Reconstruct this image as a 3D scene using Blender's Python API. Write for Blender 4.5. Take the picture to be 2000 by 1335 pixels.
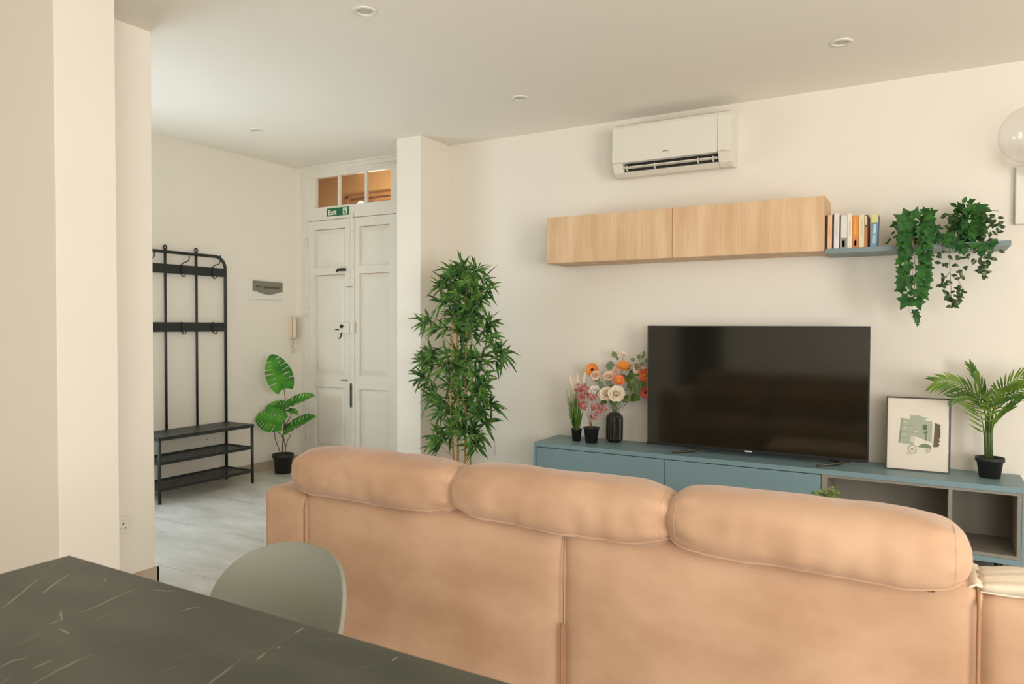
import bpy, bmesh, math, random
from mathutils import Vector, Matrix, noise
PI = math.pi
for o in list(bpy.data.objects): bpy.data.objects.remove(o)
S = bpy.context.scene
COL = S.collection
rnd = random.Random(7)
V = Vector

# ------------------------------------------------------------------ camera
EYE = V((0, 0, 1.33)); FPX = 1407.94
YAW, PITCH, ROLL = -0.524255509, -0.0230195855, 0.00275268626
_f = V((math.sin(YAW)*math.cos(PITCH), math.cos(YAW)*math.cos(PITCH), math.sin(PITCH)))
_r = V((math.cos(YAW), -math.sin(YAW), 0)); _u = _r.cross(_f)
CR = math.cos(ROLL)*_r + math.sin(ROLL)*_u
CU = -math.sin(ROLL)*_r + math.cos(ROLL)*_u
CF = _f
cam = bpy.data.cameras.new('camera'); camo = bpy.data.objects.new('camera', cam); COL.objects.link(camo)
M = Matrix((( CR.x, CU.x, -CF.x, EYE.x), (CR.y, CU.y, -CF.y, EYE.y), (CR.z, CU.z, -CF.z, EYE.z), (0, 0, 0, 1)))
camo.matrix_world = M
cam.sensor_width = 36; cam.lens = FPX*36/2000; cam.clip_start = .02
cam.dof.use_dof = True; cam.dof.focus_distance = 4.2; cam.dof.aperture_fstop = 5.6
S.camera = camo

def at(px, py, X=None, Y=None, Z=None):
    """a measured point of the room: the sight line through it met with the plane the thing stands in"""
    d = CR*((px-1000)/FPX) - CU*((py-667.5)/FPX) + CF
    if X is not None: t = (X-EYE.x)/d.x
    elif Y is not None: t = (Y-EYE.y)/d.y
    else: t = (Z-EYE.z)/d.z
    return EYE + d*t

# ------------------------------------------------------------------ view, world, light
vs = S.view_settings
vs.view_transform = 'Standard'; vs.look = 'None'; vs.gamma = 1; vs.use_curve_mapping = False
vs.exposure = 0.31
W = bpy.data.worlds.new('sky'); S.world = W; W.use_nodes = True
bg = W.node_tree.nodes['Background']
bg.inputs[0].default_value = (.80, .88, 1.0, 1); bg.inputs[1].default_value = 1.0

def area(name, loc, aim, sx, sy, power, col):
    l = bpy.data.lights.new(name, 'AREA'); l.shape = 'RECTANGLE'; l.size = sx; l.size_y = sy
    l.energy = power; l.color = col
    o = bpy.data.objects.new(name, l); COL.objects.link(o)
    o.location = loc; o.rotation_euler = (V(aim)-V(loc)).to_track_quat('-Z', 'Z').to_euler()
    return o
# daylight standing in each window opening
area('daylight_right_window', (4.10, -.35, 1.42), (-2, .6, 2.2), 3.4, 2.2, 186, (1.0, .985, .98))
area('daylight_rear_window', (2.1, -2.92, 1.55), (0.4, 3, 2.4), 2.9, 1.7, 106, (1.0, .985, .98))
area('daylight_hall_door', (-5.2, 2.58, 1.25), (-3, 2.9, 1.5), .95, 2.2, 47, (.74, .88, 1.0))
area('daylight_kitchen_window', (-5.2, -1.2, 1.5), (-2, 0.2, 1.6), 1.6, 1.2, 6, (1.0, .90, .78))

# ------------------------------------------------------------------ materials
def lin(c):
    return tuple(((x/255)/12.92 if x/255 <= .04045 else (((x/255)+.055)/1.055)**2.4) for x in c) + (1,)
def mat(name, rgb, rough=.5, metal=0, spec=.5, bump=None, vary=None, emit=None, sheen=0, trans=0, coat=0):
    m = bpy.data.materials.new(name); m.use_nodes = True
    nt = m.node_tree; b = nt.nodes['Principled BSDF']
    b.inputs['Base Color'].default_value = lin(rgb)
    b.inputs['Roughness'].default_value = rough; b.inputs['Metallic'].default_value = metal
    b.inputs['Specular IOR Level'].default_value = spec
    if sheen: b.inputs['Sheen Weight'].default_value = sheen; b.inputs['Sheen Roughness'].default_value = .4
    if trans: b.inputs['Transmission Weight'].default_value = trans
    if coat: b.inputs['Coat Weight'].default_value = coat; b.inputs['Coat Roughness'].default_value = .08
    if emit: b.inputs['Emission Color'].default_value = lin(emit[0]); b.inputs['Emission Strength'].default_value = emit[1]
    tc = nt.nodes.new('ShaderNodeTexCoord')
    if vary:     # (second colour, scale, (stretch), contrast lo, hi)
        rgb2, sc, st, lo, hi = vary
        mp = nt.nodes.new('ShaderNodeMapping'); mp.inputs['Scale'].default_value = st
        nt.links.new(tc.outputs['Object'], mp.inputs[0])
        n = nt.nodes.new('ShaderNodeTexNoise'); n.inputs['Scale'].default_value = sc; n.inputs['Detail'].default_value = 5
        nt.links.new(mp.outputs[0], n.inputs['Vector'])
        r = nt.nodes.new('ShaderNodeValToRGB')
        r.color_ramp.elements[0].position = lo; r.color_ramp.elements[0].color = lin(rgb)
        r.color_ramp.elements[1].position = hi; r.color_ramp.elements[1].color = lin(rgb2)
        nt.links.new(n.outputs[0], r.inputs[0]); nt.links.new(r.outputs[0], b.inputs['Base Color'])
    if bump:     # (scale, strength, distance)
        n2 = nt.nodes.new('ShaderNodeTexNoise'); n2.inputs['Scale'].default_value = bump[0]; n2.inputs['Detail'].default_value = 4
        nt.links.new(tc.outputs['Object'], n2.inputs['Vector'])
        bp = nt.nodes.new('ShaderNodeBump'); bp.inputs['Strength'].default_value = bump[1]; bp.inputs['Distance'].default_value = bump[2]
        nt.links.new(n2.outputs[0], bp.inputs['Height']); nt.links.new(bp.outputs[0], b.inputs['Normal'])
    return m
one = (1, 1, 1)
WALL = mat('wall_paint', (236, 228, 213), .85, spec=.25, bump=(35, .08, .01), vary=((238, 230, 215), 1.2, one, .35, .65))
CEIL = mat('ceiling_paint', (246, 239, 226), .9, spec=.2, bump=(30, .05, .01))
SKIRT = mat('skirting_tile', (176, 158, 134), .45, vary=((190, 172, 148), 6, one, .3, .7))
DOORW = mat('door_paint', (226, 219, 204), .5, spec=.4, bump=(14, .1, .01), vary=((230, 223, 209), 3, one, .35, .7))
WHITE = mat('white_plastic', (232, 226, 212), .35)
CREAMP = mat('cream_plastic', (225, 208, 178), .4)
ACW = mat('air_conditioner_plastic', (231, 225, 208), .35)
BLACKP = mat('black_plastic', (26, 27, 24), .45)
POT = mat('black_pot_plastic', (35, 37, 33), .5, bump=(60, .1, .003))
SOIL = mat('potting_soil', (48, 36, 26), .95, bump=(80, .8, .02), vary=((84, 60, 40), 60, one, .4, .6))
METAL = mat('black_powder_coat', (42, 46, 44), .42, metal=.2, bump=(200, .05, .001))
STEEL = mat('steel', (180, 178, 170), .3, metal=1)
DARKMET = mat('aged_iron', (62, 55, 46), .5, metal=.7)
BLUE = mat('blue_grey_lacquer', (122, 148, 152), .42, spec=.45, bump=(120, .03, .001))
GREYIN = mat('grey_laminate', (134, 127, 112), .5, vary=((142, 136, 121), 4, one, .3, .7))
SHELFM = mat('shelf_lacquer', (122, 138, 136), .45)
SUEDE = mat('tan_microsuede', (176, 139, 109), .9, spec=.15, sheen=.3, bump=(260, .12, .002), vary=((198, 162, 132), 2.8, (1, 1, 1.5), .36, .66))
SUEDED = mat('tan_microsuede_seam', (160, 118, 86), .9, spec=.1)
CREAMF = mat('cream_throw_fabric', (228, 214, 190), .95, spec=.1, sheen=.3, bump=(90, .3, .004))
CHAIRM = mat('grey_green_moulded_plastic', (140, 140, 126), .5, spec=.4)
CHLEG = mat('pale_beech_leg', (190, 150, 105), .5)
LEAFD = mat('leaf_dark', (34, 72, 36), .55, spec=.2, vary=((60, 108, 44), 22, one, .35, .65))
LEAFV = mat('leaf_variegated', (50, 72, 42), .55, spec=.2, vary=((130, 142, 96), 60, one, .52, .66))
LEAFB = mat('leaf_bamboo', (26, 62, 34), .55, spec=.2, vary=((106, 150, 66), 16, one, .36, .66))
LEAFM = mat('leaf_monstera', (44, 108, 28), .5, spec=.2, vary=((86, 152, 40), 7, one, .4, .62))
LEAFP = mat('leaf_palm', (58, 92, 30), .55, spec=.2, vary=((106, 136, 44), 10, one, .38, .62))
LEAFY = mat('leaf_lime', (150, 168, 96), .5, vary=((104, 128, 66), 30, one, .4, .6))
STEMG = mat('green_stem', (78, 96, 52), .55)
STEMB = mat('brown_stem', (88, 66, 50), .6)
STEMT = mat('pale_twig', (190, 158, 122), .7)
CANE = mat('bamboo_cane', (198, 150, 84), .5, vary=((172, 120, 62), 12, (3, 3, .6), .4, .6))
PALEV = mat('pale_vein', (176, 196, 120), .5)

def oak_material():
    m = bpy.data.materials.new('light_oak'); m.use_nodes = True; nt = m.node_tree; b = nt.nodes['Principled BSDF']
    b.inputs['Roughness'].default_value = .5; b.inputs['Specular IOR Level'].default_value = .3
    tc = nt.nodes.new('ShaderNodeTexCoord')
    mp = nt.nodes.new('ShaderNodeMapping'); mp.inputs['Scale'].default_value = (9, 9, .9); nt.links.new(tc.outputs['Object'], mp.inputs[0])
    n = nt.nodes.new('ShaderNodeTexNoise'); n.inputs['Scale'].default_value = 1.0; n.inputs['Detail'].default_value = 3; n.inputs['Distortion'].default_value = .4
    nt.links.new(mp.outputs[0], n.inputs['Vector'])
    r = nt.nodes.new('ShaderNodeValToRGB'); e = r.color_ramp.elements
    e[0].position = .32; e[0].color = lin((211, 172, 130)); e[1].position = .66; e[1].color = lin((233, 200, 162))
    k = e.new(.5); k.color = lin((223, 187, 146)); nt.links.new(n.outputs[0], r.inputs[0])
    mp2 = nt.nodes.new('ShaderNodeMapping'); mp2.inputs['Scale'].default_value = (90, 90, 3); nt.links.new(tc.outputs['Object'], mp2.inputs[0])
    n2 = nt.nodes.new('ShaderNodeTexNoise'); n2.inputs['Scale'].default_value = 1.5; n2.inputs['Detail'].default_value = 4
    nt.links.new(mp2.outputs[0], n2.inputs['Vector'])
    mx = nt.nodes.new('ShaderNodeMixRGB'); mx.blend_type = 'MULTIPLY'; mx.inputs[0].default_value = .35
    r2 = nt.nodes.new('ShaderNodeValToRGB'); r2.color_ramp.elements[0].position = .3; r2.color_ramp.elements[0].color = (.72, .66, .6, 1); r2.color_ramp.elements[1].position = .6; r2.color_ramp.elements[1].color = (1, 1, 1, 1)
    nt.links.new(n2.outputs[0], r2.inputs[0]); nt.links.new(r.outputs[0], mx.inputs[1]); nt.links.new(r2.outputs[0], mx.inputs[2])
    nt.links.new(mx.outputs[0], b.inputs['Base Color'])
    return m
OAK = oak_material()

def floor_material():
    m = bpy.data.materials.new('grey_concrete_tile'); m.use_nodes = True; nt = m.node_tree; b = nt.nodes['Principled BSDF']
    tc = nt.nodes.new('ShaderNodeTexCoord')
    mp = nt.nodes.new('ShaderNodeMapping'); mp.inputs['Scale'].default_value = (1.0, 2.6, 1); nt.links.new(tc.outputs['Object'], mp.inputs[0])
    n = nt.nodes.new('ShaderNodeTexNoise'); n.inputs['Scale'].default_value = 2.2; n.inputs['Detail'].default_value = 8; n.inputs['Roughness'].default_value = .62; n.inputs['Distortion'].default_value = .5
    nt.links.new(mp.outputs[0], n.inputs['Vector'])
    r = nt.nodes.new('ShaderNodeValToRGB'); e = r.color_ramp.elements
    e[0].position = .3; e[0].color = lin((180, 176, 166)); e[1].position = .7; e[1].color = lin((218, 215, 206))
    nt.links.new(n.outputs[0], r.inputs[0])
    br = nt.nodes.new('ShaderNodeTexBrick'); br.inputs['Scale'].default_value = 1; br.offset = 0
    br.inputs['Brick Width'].default_value = 1.2; br.inputs['Row Height'].default_value = .6; br.inputs['Mortar Size'].default_value = .003
    br.inputs['Color1'].default_value = (1, 1, 1, 1); br.inputs['Color2'].default_value = (.95, .95, .95, 1); br.inputs['Mortar'].default_value = (.62, .6, .56, 1)
    nt.links.new(tc.outputs['Object'], br.inputs['Vector'])
    mx = nt.nodes.new('ShaderNodeMixRGB'); mx.blend_type = 'MULTIPLY'; mx.inputs[0].default_value = 1
    nt.links.new(r.outputs[0], mx.inputs[1]); nt.links.new(br.outputs[0], mx.inputs[2]); nt.links.new(mx.outputs[0], b.inputs['Base Color'])
    b.inputs['Roughness'].default_value = .38; b.inputs['Specular IOR Level'].default_value = .45
    return m
FLOOR = floor_material()
SLATE = mat('dark_slate_laminate', (62, 64, 52), .42, spec=.4, bump=(30, .05, .002), vary=((77, 78, 65), 4.5, (1, 2.2, 1), .36, .68))
VEIN = mat('pale_slate_vein', (150, 144, 118), .45)
VEIN2 = mat('faint_slate_vein', (104, 100, 80), .45)
SLEDGE = mat('slab_edge', (120, 100, 80), .4)
SCREEN = mat('television_glass', (20, 21, 14), .10, spec=.75, coat=.3)
GLASSY = mat('clear_glass', (255, 252, 245), .02, trans=1)
def thin_glass(name, op=.10, base=.04):
    m = bpy.data.materials.new(name); m.use_nodes = True; nt = m.node_tree
    for n in list(nt.nodes): nt.nodes.remove(n)
    o = nt.nodes.new('ShaderNodeOutputMaterial'); t = nt.nodes.new('ShaderNodeBsdfTransparent'); g = nt.nodes.new('ShaderNodeBsdfGlossy')
    g.inputs['Roughness'].default_value = .03; mx = nt.nodes.new('ShaderNodeMixShader'); lw = nt.nodes.new('ShaderNodeLayerWeight'); lw.inputs[0].default_value = .5
    pw = nt.nodes.new('ShaderNodeMath'); pw.operation = 'POWER'; pw.inputs[1].default_value = 4; nt.links.new(lw.outputs['Facing'], pw.inputs[0])
    fr = nt.nodes.new('ShaderNodeMath'); fr.operation = 'MULTIPLY_ADD'; fr.inputs[1].default_value = .75; fr.inputs[2].default_value = base; nt.links.new(pw.outputs[0], fr.inputs[0])
    nt.links.new(fr.outputs[0], mx.inputs[0]); nt.links.new(t.outputs[0], mx.inputs[1]); nt.links.new(g.outputs[0], mx.inputs[2]); nt.links.new(mx.outputs[0], o.inputs[0])
    t.inputs[0].default_value = (1-op, 1-op, 1-op, 1)
    return m
PANE = thin_glass('window_pane_glass', .06)

# ------------------------------------------------------------------ mesh builder
class MB:
    def __init__(s): s.bm = bmesh.new(); s.mi = 0; s.mats = []
    def _fin(s, faces):
        for f in faces: f.material_index = s.mi; f.smooth = getattr(s, 'sm', False)
    def box(s, x0, x1, y0, y1, z0, z1, bev=0):
        bm = bmesh.new(); bmesh.ops.create_cube(bm, size=1)
        for v in bm.verts: v.co = V(((x0+x1)/2+v.co.x*(x1-x0), (y0+y1)/2+v.co.y*(y1-y0), (z0+z1)/2+v.co.z*(z1-z0)))
        if bev: bmesh.ops.bevel(bm, geom=bm.edges[:]+bm.verts[:], offset=bev, segments=3, profile=.5, affect='EDGES', clamp_overlap=True)
        s.merge(bm); return s
    def merge(s, bm, M=None):
        mp = {v: s.bm.verts.new((M @ v.co) if M else v.co) for v in bm.verts}
        out = []
        for f in bm.faces:
            try: out.append(s.bm.faces.new([mp[v] for v in f.verts]))
            except ValueError: pass
        s._fin(out); bm.free()
    def poly(s, pts, th=0, n=None):
        vs_ = [s.bm.verts.new(p) for p in pts]
        fs = [s.bm.faces.new(vs_)]
        if th:
            n = V(n).normalized()*th; b = [s.bm.verts.new(V(p)+n) for p in pts]
            fs.append(s.bm.faces.new(b[::-1])); k = len(pts)
            for i in range(k): fs.append(s.bm.faces.new((vs_[(i+1) % k], vs_[i], b[i], b[(i+1) % k])))
        s._fin(fs); return s
    def grid(s, rows, closed=False, cap=False):
        R_ = [[s.bm.verts.new(p) for p in r] for r in rows]; fs = []
        for i in range(len(R_)-1):
            k = len(R_[i])
            for j in range(k if closed else k-1):
                fs.append(s.bm.faces.new((R_[i][j], R_[i][(j+1) % k], R_[i+1][(j+1) % k], R_[i+1][j])))
        if cap: fs.append(s.bm.faces.new(R_[0][::-1])); fs.append(s.bm.faces.new(R_[-1]))
        s._fin(fs); return s
    def tube(s, pts, r, seg=8, cap=True):
        pts = [V(p) for p in pts]; n = len(pts); rows = []
        rr = r if isinstance(r, (list, tuple)) else [r]*n
        d = (pts[1]-pts[0]).normalized(); a = d.orthogonal().normalized()
        for i, p in enumerate(pts):
            if i == 0: t = pts[1]-pts[0]
            elif i == n-1: t = pts[-1]-pts[-2]
            else: t = (pts[i+1]-pts[i]).normalized()+(pts[i]-pts[i-1]).normalized()
            if t.length < 1e-9: t = d
            t = t.normalized(); a = (a-t*a.dot(t))
            a = a.normalized() if a.length > 1e-6 else t.orthogonal().normalized()
            b = t.cross(a)
            rows.append([p+(a*math.cos(2*PI*k/seg)+b*math.sin(2*PI*k/seg))*rr[i] for k in range(seg)])
        o = getattr(s, 'sm', False); s.sm = True; s.grid(rows, True, cap); s.sm = o
        return s
    def lathe(s, c, prof, seg=32, ribs=0, rd=0):
        c = V(c); rows = []
        for (r, z) in prof:
            rows.append([c+V(((r*(1-rd*(k % 2 if ribs else 0)))*math.cos(2*PI*k/seg), (r*(1-rd*(k % 2 if ribs else 0)))*math.sin(2*PI*k/seg), z)) for k in range(seg)])
        o = getattr(s, 'sm', False); s.sm = not ribs; s.grid(rows, True, False); s.sm = o
        return s
    def ball(s, c, r, sc=(1, 1, 1), seg=16):
        bm = bmesh.new(); bmesh.ops.create_uvsphere(bm, u_segments=seg, v_segments=max(6, seg//2), radius=r)
        o = getattr(s, 'sm', False); s.sm = True
        s.merge(bm, Matrix.Translation(V(c)) @ Matrix.Diagonal((*sc, 1))); s.sm = o
        return s
    def build(s, name, m, parent=None, smooth=False, origin=None):
        me = bpy.data.meshes.new(name)
        if smooth:
            for f in s.bm.faces: f.smooth = True
        rt = parent
        if parent is not None:
            org = V((0, 0, 0)); p = parent
            while p is not None: org += p.location; p = p.parent
        elif origin is not None: org = V(origin)
        else:
            xs = [v.co for v in s.bm.verts]
            org = V(((min(v.x for v in xs)+max(v.x for v in xs))/2, (min(v.y for v in xs)+max(v.y for v in xs))/2, min(v.z for v in xs)))
        for v in s.bm.verts: v.co -= org
        bmesh.ops.recalc_face_normals(s.bm, faces=s.bm.faces[:]) if not getattr(s, 'keep', False) else None
        s.bm.to_mesh(me); s.bm.free()
        for q in (m if isinstance(m, (list, tuple)) else [m]): me.materials.append(q)
        o = bpy.data.objects.new(name, me); COL.objects.link(o)
        if parent is not None: o.parent = parent
        else: o.location = org
        return o

def tag(o, label=None, cat=None, group=None, kind=None):
    if label: o['label'] = label
    if cat: o['category'] = cat
    if group: o['group'] = group
    if kind: o['kind'] = kind
    return o
def thing(name, loc, label, cat, group=None):
    o = bpy.data.objects.new(name, None); o.empty_display_size = .05; COL.objects.link(o); o.location = loc
    return tag(o, label, cat, group)
def struct(name, mb, m, parent=None, smooth=False):
    o = mb.build(name, m, parent, smooth)
    if parent is None: o['kind'] = 'structure'
    return o

# ------------------------------------------------------------------ room shell
XL, XR, YB, YF, HC = -5.26, 4.2, -3.0, 4.96, 2.82
T = .15
struct('floor', MB().box(-8.0, XR+T, YB-T, YF+1.9, -.1, 0), FLOOR)
struct('ceiling', MB().box(XL-T, XR+T, YB-T, YF+T, HC, HC+.12), CEIL)
# front wall (television wall) with the entrance opening
DX0, DX1, DZ1 = -5.17, -3.98, 2.80
w = MB(); w.box(DX1, XR+T, YF, YF+T, 0, HC); w.box(XL-T, DX0, YF, YF+T, 0, HC); w.box(DX0, DX1, YF, YF+T, DZ1, HC)
struct('wall_front', w, WALL)
# left wall with hall door opening and kitchen window opening
w = MB(); w.box(XL-T, XL, 3.1, YF, 0, HC); w.box(XL-T, XL, 2.06, 3.1, 2.4, HC); w.box(XL-T, XL, -.3, 2.06, 0, HC)
w.box(XL-T, XL, -2.1, -.3, 0, .85); w.box(XL-T, XL, -2.1, -.3, 2.15, HC); w.box(XL-T, XL, YB, -2.1, 0, HC)
struct('wall_left', w, WALL)
w = MB(); w.box(XR, XR+T, 1.4, YF, 0, HC); w.box(XR, XR+T, -2.1, 1.4, 0, .25); w.box(XR, XR+T, -2.1, 1.4, 2.58, HC); w.box(XR, XR+T, YB, -2.1, 0, HC)
struct('wall_right', w, WALL)
w = MB(); w.box(XL-T, -3.85, YB-T, YB, 0, HC); w.box(-3.85, -3.05, YB-T, YB, 2.1, HC); w.box(-3.05, .6, YB-T, YB, 0, HC)
w.box(.6, 3.6, YB-T, YB, 0, .65); w.box(.6, 3.6, YB-T, YB, 2.45, HC); w.box(3.6, XR+T, YB-T, YB, 0, HC)
struct('wall_back', w, WALL)
# divider between kitchen side and hall: near pier and thinner stub
PX = -3.2
w = MB(); w.box(XL, PX, 1.68, 1.945, 0, HC, .004)
struct('wall_divider', w, WALL)
w = MB(); w.box(-3.62, -3.455, 1.945, 2.288, 0, HC, .004)
struct('wall_stub', w, WALL)
struct('wall_pillar', MB().box(-3.709, -3.473, 4.563, YF, 0, HC, .003), WALL)
# skirting
sk = lambda *a: MB().box(*a, .0015)
struct('baseboard_left', sk(XL, XL+.012, 3.1, YF, 0, .076), SKIRT)
struct('baseboard_front', sk(-3.473, XR, YF-.012, YF, 0, .076), SKIRT)
struct('baseboard_pillar', MB().box(-3.715, -3.461, 4.551, 4.563, 0, .076, .0015).box(-3.473, -3.461, 4.563, YF-.012, 0, .076, .0015), SKIRT)
struct('baseboard_stub', MB().box(-3.455, -3.443, 1.945, 2.30, 0, .076, .0015).box(-3.62, -3.443, 2.288, 2.30, 0, .076, .0015), SKIRT)
struct('baseboard_divider', MB().box(PX, PX+.012, 1.67, 1.957, 0, .076, .0015).box(XL, PX, 1.668, 1.68, 0, .076, .0015), SKIRT)
struct('baseboard_right', sk(XR-.012, XR, YB, YF, 0, .076), SKIRT)

def window(name, axis, c, a0, a1, z0, z1, nx):
    w = MB(); t = .04; d0, d1 = c-.03, c+.03
    bx = (lambda p0, p1, q0, q1: w.box(p0, p1, d0, d1, q0, q1)) if axis == 'x' else (lambda p0, p1, q0, q1: w.box(d0, d1, p0, p1, q0, q1))
    bx(a0, a1, z0, z0+t); bx(a0, a1, z1-t, z1)
    for i in range(nx+1):
        x = a0+(a1-a0-t)*i/nx; bx(x, x+t, z0+t, z1-t)
    o = struct(name, w, DOORW)
    g = MB()
    if axis == 'x': g.box(a0+t, a1-t, c-.003, c+.003, z0+t, z1-t)
    else: g.box(c-.003, c+.003, a0+t, a1-t, z0+t, z1-t)
    g.build('pane', PANE, o)
window('window_1', 'y', XR+.1, -2.1, 1.4, .25, 2.58, 3)
window('window_2', 'x', YB-.1, .6, 3.6, .65, 2.45, 3)
window('window_3', 'y', XL-.1, -2.1, -.3, .85, 2.15, 2)
window('window_4', 'y', XL-.1, 2.06, 3.1, .0, 2.4, 1)
DARKW = mat('dark_door', (60, 48, 36), .6)
o = struct('door_2', MB().box(-3.85, -3.05, YB-.1, YB-.04, 0, 2.1), DARKW)
MB().tube([(-3.15, YB-.04, 1.0), (-3.15, YB+.01, 1.0), (-3.28, YB+.01, 1.0)], .009).build('door_handle', STEEL, o)

# ------------------------------------------------------------------ entrance door with transom
DY = YF-.012         # front plane of the frame
XA, XS, XB = -5.10, -4.546, -4.03
fr = MB()
fr.box(DX0, XA, DY, DY+.06, 0, DZ1, .003)                        # left jamb
fr.box(XB, DX1, DY, YF+.1, 0, DZ1, .003)                        # right jamb
fr.box(XA, XB, DY, DY+.05, 2.305, 2.425, .003)                   # transom rail
fr.box(XA, XB, DY, DY+.05, 2.70, DZ1, .003)
fr.box(XA, -4.995, DY+.004, DY+.04, 2.425, 2.70); fr.box(-4.095, XB, DY+.004, DY+.04, 2.425, 2.70)
fr.box(-4.60, XB, DY-.012, DY, 2.735, 2.75, .002)
door = struct('door_1', fr, DOORW)
for x in (-4.707, -4.384): MB().box(x-.013, x+.013, DY+.008, DY+.034, 2.425, 2.70, .002).build('glazing_bar', DOORW, door)
for a, b in ((-4.995, -4.721), (-4.693, -4.398), (-4.370, -4.095)):
    MB().box(a-.008, b+.008, DY+.035, DY+.039, 2.425, 2.70).build('transom_pane', PANE, door)
def leaf(x0, x1, name):
    m = MB(); y0, y1 = DY+.006, DY+.05
    sx = .085
    zs = [(.0, .18), (.745, .87), (1.79, 1.865), (2.215, 2.30)]     # rails
    for a, b in zs: m.box(x0+sx, x1-sx, y0, y1, a+.004, b)
    m.box(x0+.002, x0+sx, y0, y1, .004, 2.30); m.box(x1-sx, x1-.002, y0, y1, .004, 2.30)
    o = m.build(name, DOORW, door)
    for a, b in ((.18, .745), (.87, 1.79), (1.865, 2.215)):
        p = MB()
        p.box(x0+sx, x1-sx, y0+.022, y1-.004, a, b)
        # sloping raised field of the panel
        q = [(x0+sx, a), (x1-sx, a), (x1-sx, b), (x0+sx, b)]; i = .05
        q2 = [(x0+sx+i, a+i), (x1-sx-i, a+i), (x1-sx-i, b-i), (x0+sx+i, b-i)]
        A = [V((x, y0+.021, z)) for x, z in q]; B = [V((x, y0+.006, z)) for x, z in q2]
        for k in range(4): p.poly([A[k], A[(k+1) % 4], B[(k+1) % 4], B[k]])
        p.poly(B); p.build('panel', DOORW, o)
    return o
lf = leaf(XA, XS, 'door_leaf'); rf = leaf(XS, XB, 'door_leaf')
MB().box(XS-.002, XS+.034, DY-.010, DY+.006, .01, 2.298, .004).build('cover_strip', DOORW, rf)
MB().box(XS+.006, XS+.028, DY-.018, DY-.010, 1.84, 2.345, .003).build('bolt', DOORW, rf)
m = MB(); m.tube([(XS+.004, DY-.018, .58), (XS+.004, DY-.018, .80)], .007)
for k in range(9): m.tube([(XS+.004, DY-.018, .60+k*.022), (XS+.004, DY-.018, .606+k*.022)], .011)
m.build('bolt_chain', DARKMET, rf)
m = MB(); m.box(-4.70, -4.615, DY-.03, DY+.004, 1.822, 1.848, .004); m.tube([(-4.69, DY-.03, 1.83), (-4.69, DY-.04, 1.812)], .008)
tag(m.build('door_latch', DARKMET, lf), 'dark iron slide latch')
m = MB(); m.box(-4.73, -4.56, DY-.018, DY+.006, 1.258, 1.352, .004); m.build('lock_case', DOORW, lf)
m = MB(); m.tube([(-4.648, DY-.018, 1.317), (-4.648, DY-.032, 1.317)], .016, 14); tag(m.build('lock_cylinder', DARKMET, lf), 'dark round lock cylinder')
m = MB(); m.box(-4.722, -4.683, DY-.03, DY-.018, 1.283, 1.291, .002); m.tube([(-4.65, DY-.02, 1.258), (-4.65, DY-.035, 1.215), (-4.67, DY-.035, 1.205)], .006)
m.build('key_slot', DARKMET, lf)
MB().box(-4.545, -4.50, DY-.028, DY-.009, 1.255, 1.36, .004).build('lock_keep', DOORW, rf)
MB().box(-4.60, -4.52, DY-.016, DY-.009, 1.67, 1.68, .002).build('small_hook', STEEL, lf)
MB().box(-4.68, -4.60, DY-.006, DY+.006, .82, .828, .002).build('letter_slot', DARKMET, lf)
for z in (.30, 1.45, 2.10):
    MB().tube([(XA-.004, DY-.006, z-.045), (XA-.004, DY-.006, z+.045)], .009, 8).build('hinge', DOORW, lf)
# lit stair hall beyond the transom
ORW = mat('stair_hall_plaster', (216, 186, 140), .8)
w = MB(); y0, y1 = YF+T, YF+1.7
w.box(-8.0, -7.9, y0, y1, 0, 3.3); w.box(-3.5, -3.4, y0, y1, 0, 3.3); w.box(-8.0, -3.4, y1, y1+.1, 0, 3.3); w.box(-8.0, -3.4, y0, y1, 3.3, 3.4)
w.box(-8.0, -3.4, YF+T-.02, y0+.0, HC+.12, 3.3); w.box(-8.0, XL-T, YF+T-.02, y0, 0, 3.3)
struct('wall_stair_hall', w, ORW)
MD = mat('stair_hall_moulding', (176, 136, 92), .7)
q = [at(px, py, Y=y1) for px, py in ((681, 360), (763, 378))]
w = MB()
for k in range(4): w.box(q[0].x+.03*k, q[1].x+.4, y1-.06+.012*k, y1, q[1].z-.02-.055*k, q[1].z+.015-.055*k, .005)
w.box(q[0].x, q[0].x+.05, y1-.06, y1, q[1].z-.3, q[1].z+.015, .005); w.box(q[0].x-.42, q[0].x-.36, y1-.03, y1, q[1].z-.9, q[1].z-.08, .005)
struct('trim_1', w, MD)
p = at(705, 395, Y=YF+1.2)
t = thing('stair_lamp', (p.x, YF+1.2, p.z-.07), 'glowing lamp seen through the glass above the entrance door', 'lamp')
MB().ball(p-V((0, 0, .03)), .045).build('lamp_globe', mat('lamp_glass', (255, 224, 180), .4, emit=((255, 214, 160), 5)), t)
MB().lathe(p-V((0, 0, .09)), [(0, 0), (.05, 0), (.05, .02), (.02, .04), (.02, .05)], 20).build('lamp_base', DARKMET, t)
MB().tube([p-V((0, 0, .08)), V((p.x, y1, p.z-.08))], .012).build('lamp_arm', DARKMET, t)
l = bpy.data.lights.new('stair_lamp_light', 'POINT'); l.energy = 26; l.color = (1, .80, .56); l.shadow_soft_size = .1
lo = bpy.data.objects.new('stair_lamp_light', l); COL.objects.link(lo); lo.location = p+V((.3, -.1, -.25))

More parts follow.
